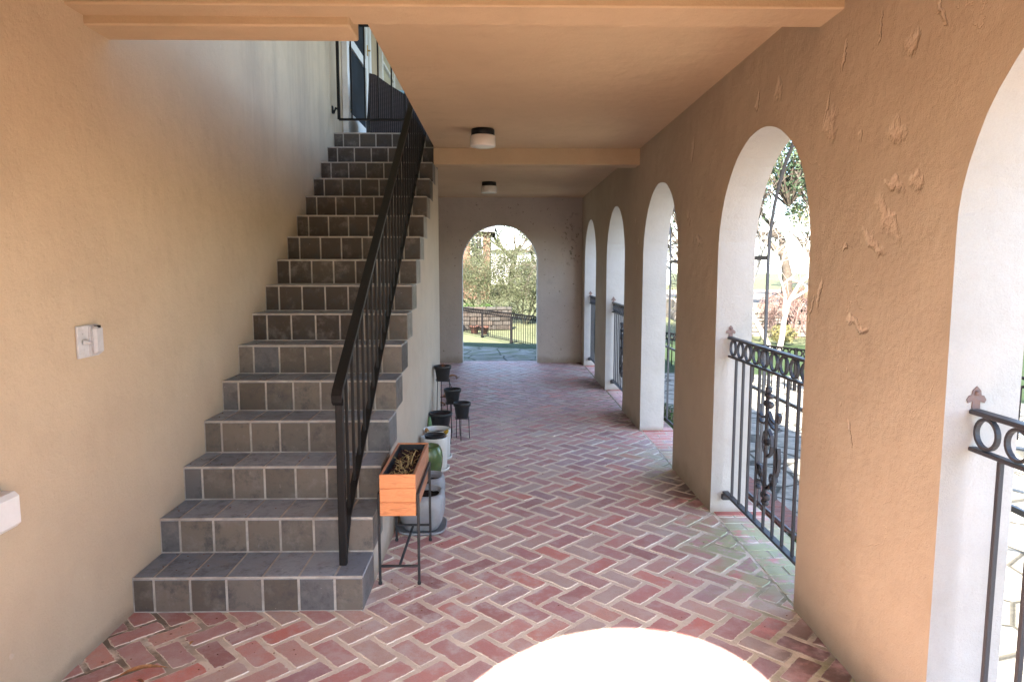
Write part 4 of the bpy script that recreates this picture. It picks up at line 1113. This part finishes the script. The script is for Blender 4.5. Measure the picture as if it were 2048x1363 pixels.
# ------------------------------------------------------------------ foliage
def leaf_mat(name, cols, trans=0.2, rough=0.55):
    t = NT(name, rough, 0.35); s = t.attr("seed")
    t.color(t.colramp(s, [(i/(len(cols)-1), c) for i, c in enumerate(cols)]))
    if trans:
        tr = t.n.new("ShaderNodeBsdfTranslucent"); t.l.new(t.b.inputs["Base Color"].links[0].from_socket, tr.inputs[0])
        mx = t.n.new("ShaderNodeMixShader"); mx.inputs[0].default_value = trans
        out = t.n["Material Output"]; t.l.new(t.b.outputs[0], mx.inputs[1]); t.l.new(tr.outputs[0], mx.inputs[2]); t.l.new(mx.outputs[0], out.inputs[0])
    return t.m
M['bark'] = simple("grey_bark", (0.06,0.05,0.04), 0.9, 0.2, 0.2, 12.0, 0.01, 30.0)
M['palebark'] = simple("pale_bark", (0.30,0.27,0.24), 0.85, 0.2, 0.15, 12.0, 0.006, 30.0)
M['twig'] = simple("green_twigs", (0.055,0.058,0.035), 0.85, 0.2, 0.2, 12.0)
M['pinktwig'] = simple("pink_twigs", (0.13,0.085,0.075), 0.85, 0.2, 0.2, 12.0)
M['lf_dark'] = leaf_mat("dark_leaves", [(0.010,0.022,0.010),(0.016,0.034,0.013),(0.028,0.050,0.02)])
M['lf_mag'] = leaf_mat("magnolia_leaves", [(0.012,0.028,0.014),(0.022,0.045,0.020),(0.045,0.066,0.03),(0.10,0.075,0.035)])
M['lf_olive'] = leaf_mat("olive_leaves", [(0.030,0.040,0.016),(0.045,0.055,0.024),(0.07,0.075,0.038)])
M['lf_gold'] = leaf_mat("gold_leaves", [(0.085,0.080,0.025),(0.13,0.115,0.04),(0.10,0.105,0.04)])
M['lf_box'] = leaf_mat("box_leaves", [(0.022,0.045,0.010),(0.035,0.070,0.014),(0.055,0.095,0.022)])

def leaf_card(mb, p, size, nrm, rng, seed):
    u = nrm.orthogonal().normalized(); a = rng.uniform(0, 6.283)
    u = (Matrix.Rotation(a, 3, nrm) @ u); v = nrm.cross(u)
    w = size*0.42
    mb.add([p - u*size*0.5, p - u*0.05*size + v*w*0.5, p + u*size*0.5, p - u*0.05*size - v*w*0.5], [(0,1,2,3)], 0, False, seed)

def foliage(rng, clumps, per, size, squash=1.0):
    """clumps: list of (centre Vector, radius). Leaves gather towards each clump's skin."""
    mb = MB()
    for (c, r_) in clumps:
        base = rng.random()
        for k in range(per):
            d = Vector((rng.gauss(0,1), rng.gauss(0,1), rng.gauss(0,1))).normalized()
            rad = r_*(rng.random()**0.45)
            p = c + Vector((d.x*rad, d.y*rad, d.z*rad*squash))
            nrm = (d + Vector((rng.gauss(0,0.6), rng.gauss(0,0.6), rng.gauss(0.4,0.6)))).normalized()
            leaf_card(mb, p, size*rng.uniform(0.6,1.3), nrm, rng, min(1, max(0, base*0.5 + rng.random()*0.5)))
    return mb

def branches(rng, base, height, levels, spread, r0, mbt, n_child=3, droop=0.0, tips=None, first=None):
    """recursive limbs into mbt; returns tips"""
    tips = [] if tips is None else tips
    def grow(p, d, L, r_, lv):
        pts = [p]; q = p.copy(); dd = d.copy()
        nseg = 4 if lv > 1 else 3
        for k in range(nseg):
            dd = (dd + Vector((rng.gauss(0,0.14), rng.gauss(0,0.14), rng.gauss(0.02,0.10) - droop*(levels-lv)*0.12))).normalized()
            q = q + dd*(L/nseg); pts.append(q.copy())
        rr = [max(0.002, r_*(1-0.45*k/nseg)) for k in range(nseg+1)]
        mbt.tube(pts, rr, 6 if lv > 2 else (4 if lv > 1 else 3), cap=False)
        tips.append((q.copy(), lv))
        if lv <= 1: return
        for k in range(n_child):
            a = rng.uniform(0, 6.283); t_ = rng.uniform(0.45, 1.0)
            idx = min(nseg, max(1, int(t_*nseg+0.5)))
            side = dd.orthogonal().normalized(); side = Matrix.Rotation(a, 3, dd) @ side
            nd = (dd*rng.uniform(0.5,0.9) + side*spread*rng.uniform(0.6,1.2)).normalized()
            grow(pts[idx], nd, L*rng.uniform(0.58,0.82), r_*0.55, lv-1)
    grow(base, (first or Vector((0,0,1))).normalized(), height, r0, levels)
    return tips

def tree(name, label, loc, h, r_crown, leafm, seed, n_clump=40, per=110, size=0.11, bark=None, group=None, trunk_h=None, squash=0.85, cat="tree"):
    rng = random.Random(seed)
    t = thing(name, label, cat, loc, 0, group)
    mbt = MB(); th_ = trunk_h if trunk_h is not None else h*0.28
    tips = branches(rng, Vector((0,0,0)), max(0.4, th_), 4, 0.75, h*0.022+0.03, mbt, 3)
    cc = []
    centre = Vector((0,0,th_ + (h-th_)*0.48))
    for k in range(n_clump):
        d = Vector((rng.gauss(0,1), rng.gauss(0,1), rng.gauss(0,1))).normalized()
        rad = rng.random()**0.5
        c = centre + Vector((d.x*r_crown*rad, d.y*r_crown*rad, d.z*(h-th_)*0.46*rad))
        cc.append((c, r_crown*rng.uniform(0.14, 0.30)))
        mbt.tube([centre*0.5 + Vector((0,0,th_*0.4)), centre.lerp(c, 0.5) + Vector((rng.gauss(0,0.1),)*3), c], [0.03*h/5, 0.018*h/5, 0.006], 4, cap=False)
    mbt.build("trunk", bark or M['bark'], t)
    foliage(rng, cc, per, size, squash).build("crown", leafm, t, recalc=False)
    return t

def bare_tree(name, label, loc, h, seed, twigm, stems=3, spread=0.7, droop=0.0, leafm=None, leaf_n=0, leaf_s=0.05, lv=6, nch=3, r0=0.06, lean=0.35, bark=None, group=None):
    rng = random.Random(seed); t = thing(name, label, "tree", loc, 0, group)
    mbt = MB(); tips = []
    for s_ in range(stems):
        a = 6.283*s_/stems + rng.uniform(-0.4,0.4)
        branches(rng, Vector((0.05*math.cos(a),0.05*math.sin(a),-0.02)), h*0.30, lv, spread, r0, mbt, nch, droop, tips, Vector((math.cos(a)*lean, math.sin(a)*lean, 1)))
    mbt.build("trunk", twigm, t)
    if leafm:
        mb = MB(); 
        for (p, l_) in tips:
            if l_ > 2: continue
            for k in range(leaf_n):
                d = Vector((rng.gauss(0,1),rng.gauss(0,1),rng.gauss(0,1)))
                leaf_card(mb, p + d*0.13, leaf_s*rng.uniform(0.6,1.4), d.normalized(), rng, rng.random())
        mb.build("crown", leafm, t, recalc=False)
    return t

def shrub(name, label, loc, rx, ry, rz_, leafm, seed, n=900, size=0.05, group=None, cat="shrub"):
    rng = random.Random(seed); t = thing(name, label, cat, loc, 0, group)
    mbt = MB()
    for k in range(9):
        a = rng.uniform(0,6.283); mbt.tube([(0,0,-0.03),(rx*0.3*math.cos(a),ry*0.3*math.sin(a),rz_*0.7),(rx*0.75*math.cos(a),ry*0.75*math.sin(a),rz_*1.3*rng.uniform(0.5,1))],[0.012,0.008,0.003],4,cap=False)
    mbt.build("stem", M['bark'], t)
    mb = MB()
    for k in range(n):
        d = Vector((rng.gauss(0,1),rng.gauss(0,1),rng.gauss(0,1))).normalized()
        q = 0.80 + 0.22*noise.noise(d*2.3 + Vector((seed,0,0))) ; rad = q*(rng.random()**0.25)
        p = Vector((d.x*rx*rad, d.y*ry*rad, rz_ + d.z*rz_*rad))
        nrm = (d + Vector((rng.gauss(0,0.5),rng.gauss(0,0.5),rng.gauss(0.3,0.5)))).normalized()
        leaf_card(mb, p, size*rng.uniform(0.6,1.3), nrm, rng, min(1,max(0,0.5+0.5*noise.noise(p*4/ max(rx,0.3))+rng.gauss(0,0.2))))
    mb.build("crown", leafm, t, recalc=False)
    return t

# ------------------------------------------------------------------ garden fence with ring band
M['iron_fence'] = simple('fence_iron', (0.006,0.006,0.007), 0.75, 0.06, 0.2, 20.0)
fn = thing("garden_fence", "long black iron garden fence with a band of rings, crossing the lawn", "fence", (0,0,0))
FA, FB = Vector((-3.9, 27.1)), Vector((6.2, 6.9))
fl = (FB-FA).length; nseg_ = 12; fd = (FB-FA).normalized()
def fz(p): return max(-0.50, min(-0.30, ground_h(p.x, p.y))) if False else ground_h(p.x, p.y)
FT = 0.84
for k in range(nseg_+1):
    p = FA + fd*fl*k/nseg_; z = -0.56
    mb = MB(); mb.box(p.x-0.022, p.x+0.022, p.y-0.022, p.y+0.022, z-0.05, z+FT+0.02, 0, 0.004)
    mb.lathe([(0.05,0.02),(0.045,0.05),(0.026,0.12)], (p.x,p.y,z), 10); mb.build("post", M['iron_fence'], fn)
for k in range(nseg_):
    a = FA + fd*fl*k/nseg_; b = FA + fd*fl*(k+1)/nseg_; z = -0.56
    mb = MB()
    for zz, hh in ((FT,0.022),(FT-0.115,0.014),(0.08,0.018)):
        mb.tube([(a.x,a.y,z+zz),(b.x,b.y,z+zz)], 0, flat=(0.035 if zz==FT else 0.02, hh))
    n = 15
    for q in range(n):
        p = a.lerp(b, (q+0.5)/n)
        mb.tube([(p.x,p.y,z+0.08),(p.x,p.y,z+FT-0.115)], 0, flat=(0.015,0.015))
        mb.tube([(p.x+fd.x*0.05*math.cos(t*0.5236), p.y+fd.y*0.05*math.cos(t*0.5236), z+FT-0.058+0.05*math.sin(t*0.5236)) for t in range(12)], 0, closed=True, flat=(0.022,0.017))
    mb.build("panel", M['iron_fence'], fn)

# ------------------------------------------------------------------ stone walls
def stone_mat(name, a, b, c):
    t = NT(name, 0.9, 0.2); P = t.obj()
    t.color(t.mix(t.ramp(t.noise(P, 9.0, 5, 0.7), 0.5, 0.75, 0, 0.6), t.colramp(t.attr("seed"), [(0,a),(0.5,b),(1,c)]), (0.10,0.085,0.07)))
    t.normal(t.bump(t.noise(P, 20.0, 5, 0.7), 1.0, 0.02)); return t.m
M['stone'] = stone_mat("rubble_stone", (0.016,0.014,0.012), (0.038,0.030,0.025), (0.030,0.029,0.027))
M['palestone'] = stone_mat("pale_rubble", (0.11,0.10,0.09), (0.16,0.145,0.13), (0.13,0.115,0.10))
def stone_wall(label, x0, x1, y, z0, z1, mat, cat="wall", th=0.4):
    mb = MB(); z = z0; row = 0
    while z < z1:
        h = rnd.uniform(0.08, 0.16); x = x0 + (0.1 if row % 2 else 0)
        while x < x1:
            w = rnd.uniform(0.14, 0.42); d = rnd.uniform(0, 0.04)
            mb.box(x+0.006, min(x+w, x1+0.1)-0.006, y-d, y+th, z+0.005, z+h-0.005, 0, 0.02, rnd.random()); x += w
        z += h; row += 1
    mb.box(x0+0.05, x1, y+0.04, y+th-0.02, z0-0.1, z1-0.03, 0, 0, 0.2)
    o = mb.build("stone_wall", mat); tag(o, label, cat); return o
stone_wall("low brown rubble stone wall under the green hedge, beyond the far arch", -5.5, 0.30, 22.9, -0.55, 0.12, M['stone'])
stone_wall("pale stone terrace wall below the golden bush on the right", 6.8, 15.0, 20.3, -0.55, 0.30, M['palestone'])
mb = MB(); mb.box(6.82, 30, 20.72, 40, -0.6, 0.28); tr_ = mb.build("upper_terrace", simple("pale_earth", (0.18,0.15,0.12), 0.9, 0.2, 0.15, 2.0)); tag(tr_, "raised pale terrace behind the stone wall", kind="structure")
M['terra'] = simple("terracotta", (0.07,0.030,0.020), 0.75, 0.3, 0.15, 12.0)
pot("terracotta_pot", "small terracotta pot in front of the rubble wall, left one", (-0.82, 21.75, -0.56), [(0.10,0),(0.11,0.01),(0.15,0.20),(0.17,0.205),(0.17,0.25),(0.15,0.25),(0.14,0.2)], M['terra'], 0.21, 0.14)
pot("terracotta_pot", "small terracotta pot in front of the rubble wall, right one", (-0.50, 21.5, -0.56), [(0.09,0),(0.10,0.01),(0.14,0.20),(0.16,0.205),(0.16,0.25),(0.14,0.25),(0.13,0.2)], M['terra'], 0.21, 0.13)

# ------------------------------------------------------------------ shrubs
for k, x in enumerate([-5.0,-4.2,-3.4,-2.6,-1.85,-1.15,-0.5]):
    shrub("box_bush", "bright green clipped bush in the row above the rubble wall", (x, 23.75, -0.35), 0.52, 0.45, 0.36, M['lf_box'], 11+k, 900, 0.075, "green bushes above the rubble wall")
shrub("golden_bush", "round yellow green bush in front of the pale terrace wall", (7.55, 18.0, -0.56), 0.46, 0.46, 0.33, M['lf_gold'], 31, 2200, 0.05)
shrub("golden_bush", "larger yellow bush up on the terrace behind the stone wall", (9.95, 22.6, 0.28), 0.68, 0.6, 0.36, M['lf_gold'], 32, 2600, 0.055)
shrub("golden_bush", "pale green bush at the foot of the terrace, left of the golden ones", (6.9, 19.4, -0.56), 0.45, 0.4, 0.35, M['lf_olive'], 33, 1500, 0.055)
shrub("small_shrub", "small leafy shrub outside the second arch, below its railing", (1.80, 3.95, -0.35), 0.17, 0.26, 0.14, M['lf_box'], 41, 1100, 0.026)
shrub("small_shrub", "small green shrub outside the third arch beside the paving", (1.80, 7.05, -0.35), 0.19, 0.42, 0.24, M['lf_box'], 42, 2000, 0.030)
shrub("small_shrub", "low green plant in the bed outside the nearest arch", (1.82, 2.5, -0.35), 0.16, 0.3, 0.12, M['lf_box'], 43, 900, 0.026)

# ------------------------------------------------------------------ trees beyond the far arch
tree("evergreen_tree", "dark evergreen at the left side of the far arch", (-2.75, 24.6, -0.56), 3.4, 1.25, M['lf_dark'], 51, 34, 150, 0.085, trunk_h=0.5)
tree("garden_tree", "olive leaved tree behind the dark evergreen", (-3.8, 30.0, -0.56), 6.2, 2.0, M['lf_olive'], 52, 40, 150, 0.11)
bare_tree("crape_tree", "multi stemmed bare tree with a haze of green twigs, left one", (-0.55, 26.3, -0.56), 4.3, 61, M['twig'], 5, 0.75, 0.0, M['lf_olive'], 5, 0.05, 7, 3, 0.04, 0.45)
bare_tree("crape_tree", "multi stemmed bare tree with a haze of green twigs, right one", (0.95, 25.4, -0.56), 4.0, 62, M['twig'], 5, 0.75, 0.0, M['lf_olive'], 5, 0.05, 7, 3, 0.04, 0.45)
bare_tree("hanging_tree", "tree whose thin leafy branches hang into the top of the far arch", (3.3, 17.5, -0.56), 10.0, 63, M['bark'], 2, 0.85, 0.55, M['lf_olive'], 3, 0.07, 6, 3, 0.07, 0.25)
tree("garden_tree", "tall green tree behind the bare trees, right of centre in the far arch", (2.6, 36.0, -0.3), 8.5, 2.6, M['lf_olive'], 53, 46, 150, 0.13)
# trees on the right
tree("magnolia_tree", "glossy magnolia filling the top of the second arch", (8.9, 21.2, 0.28), 7.0, 2.3, M['lf_mag'], 54, 40, 150, 0.13, trunk_h=2.2)
tree("magnolia_tree", "farther magnolia behind the pale bare tree", (12.6, 27.5, 0.28), 9.0, 3.2, M['lf_mag'], 55, 46, 150, 0.15, trunk_h=2.0)
tree("magnolia_tree", "magnolia seen through the slit of the third arch", (7.1, 26.0, -0.4), 7.5, 2.2, M['lf_mag'], 56, 40, 130, 0.14, trunk_h=1.6)
bare_tree("bare_tree", "pale barked bare tree standing behind the fence on the right", (6.55, 16.0, -0.56), 6.0, 64, M['palebark'], 2, 0.7, 0.1, None, 0, 0, 6, 3, 0.075, 0.25)
bare_tree("weeping_tree", "small weeping tree with fine pinkish twigs", (8.75, 20.0, -0.56), 3.6, 65, M['pinktwig'], 3, 0.85, 0.9, None, 0, 0, 6, 4, 0.05, 0.4)
# trees along the far boundary
rng = random.Random(5)
protos = [tree("boundary_tree", "x", (-9, 44, 0.0), 10, 3.6, M['lf_olive'], 57, 40, 150, 0.20, group="trees along the far boundary"),
          tree("boundary_tree", "x", (15, 48, 0.0), 11, 4.0, M['lf_mag'], 58, 40, 150, 0.22, group="trees along the far boundary")]
spots = [(-16,40),(7.5,47),(22,44),(30,38),(-24,46),(28,52),(4.5,60),(12,60)]
nm = ["olive green boundary tree", "glossy green boundary tree"]
wh = ["left of the brick house","at the right behind the magnolias","far left past the brick house","behind the white outbuilding","far right past the magnolias","rightmost of all","leftmost of all","last at the right rear","far behind the white outbuilding","between white outbuilding and magnolias"]
allb = [protos[0], protos[1]]
for k, (x, y) in enumerate(spots):
    c = copy_tree(protos[k % 2]); c.location = (x, y, 0.2); c.rotation_euler = (0,0,rng.uniform(0,6.28)); s_ = rng.uniform(0.8,1.15); c.scale = (s_,s_,s_); allb.append(c)
for k, c in enumerate(allb): c["label"] = nm[k % 2] + " " + wh[k]

# ------------------------------------------------------------------ distant buildings
M['farbrick'] = simple("house_brick", (0.12,0.06,0.045), 0.9, 0.2, 0.12, 8.0, 0.004, 30.0)
M['slate'] = simple("grey_shingle", (0.12,0.12,0.125), 0.85, 0.2, 0.15, 8.0)
hs = thing("brick_house", "brick house with white windows behind the trees of the far arch", "house", (-5.5, 40.0, 0.0))
mb = MB(); mb.box(-4.5, 4.9, 0, 7, -0.6, 3.6); mb.build("wall", M['farbrick'], hs)
mb = MB(); mb.prism([(-0.4,3.605),(7.4,3.605),(3.5,5.2)], 0, -4.8, 5.2); mb.build("roof", M['slate'], hs)
for x in (-3.2, -0.6, 2.0, 4.15):
    mb = MB(); mb.box(x-0.36, x+0.36, -0.06, -0.002, 2.25, 3.30, 0, 0.01)
    f = mb.build("window", M['white'], hs)
    mb = MB()
    for a in range(3):
        for b in range(4): mb.box(x-0.29+a*0.2, x-0.29+a*0.2+0.175, -0.066, -0.061, 2.33+b*0.235, 2.33+b*0.235+0.205)
    mb.build("pane", M['glass'], f)
wo = thing("white_outbuilding", "long low white outbuilding behind the bare trees", "outbuilding", (4.0, 52.0, 0.3))
mb = MB(); mb.box(-6.5, 9.0, 0, 6, -0.6, 2.6); mb.build("wall", M['white'], wo)
mb = MB(); mb.prism([(-0.4,2.605),(6.4,2.605),(3.0,3.4)], 0, -6.8, 9.3); mb.build("roof", simple("pale_roof", (0.5,0.48,0.46), 0.8, 0.2, 0.05, 5.0), wo)
mb = MB(); mb.box(2.0, 3.0, -0.04, -0.002, 0.1, 2.0, 0, 0.01); mb.build("door", M['slate'], wo)
# more garden trees seen through the far arch
tree("garden_tree", "pale green tree in front of the white outbuilding, left of centre in the far arch", (-1.0, 33.0, -0.2), 4.6, 2.0, M['lf_olive'], 71, 34, 130, 0.10, trunk_h=1.0)
tree("garden_tree", "full green tree rising above the outbuilding roof in the far arch", (0.6, 44.0, 0.1), 9.5, 3.0, M['lf_olive'], 72, 44, 130, 0.17)
# unseen trees added to shade the patio and dim the far arches
tree("added_shade_tree", "unseen tall tree added right of the porch to shade the patio", (7.4, 0.4, -0.4), 9.5, 2.4, M['lf_mag'], 81, 30, 150, 0.16, trunk_h=4.6)
tree("added_shade_tree", "unseen tall tree added over the lawn to dim the far arches", (3.35, 11.4, -0.4), 10.5, 2.9, M['lf_mag'], 82, 46, 150, 0.16, trunk_h=5.4)

for k, (x, y, w) in enumerate([(0.7,28.2,0.8),(1.9,27.0,0.7),(2.9,26.2,0.8),(3.9,27.4,0.9),(-0.4,29.5,0.9)]):
    shrub("garden_shrub", "low olive shrub beyond the fence, in the loose row under the bare trees", (x, y, -0.56), w, w*0.8, 0.42, M['lf_olive'], 90+k, 900, 0.07, "low shrubs under the bare trees")
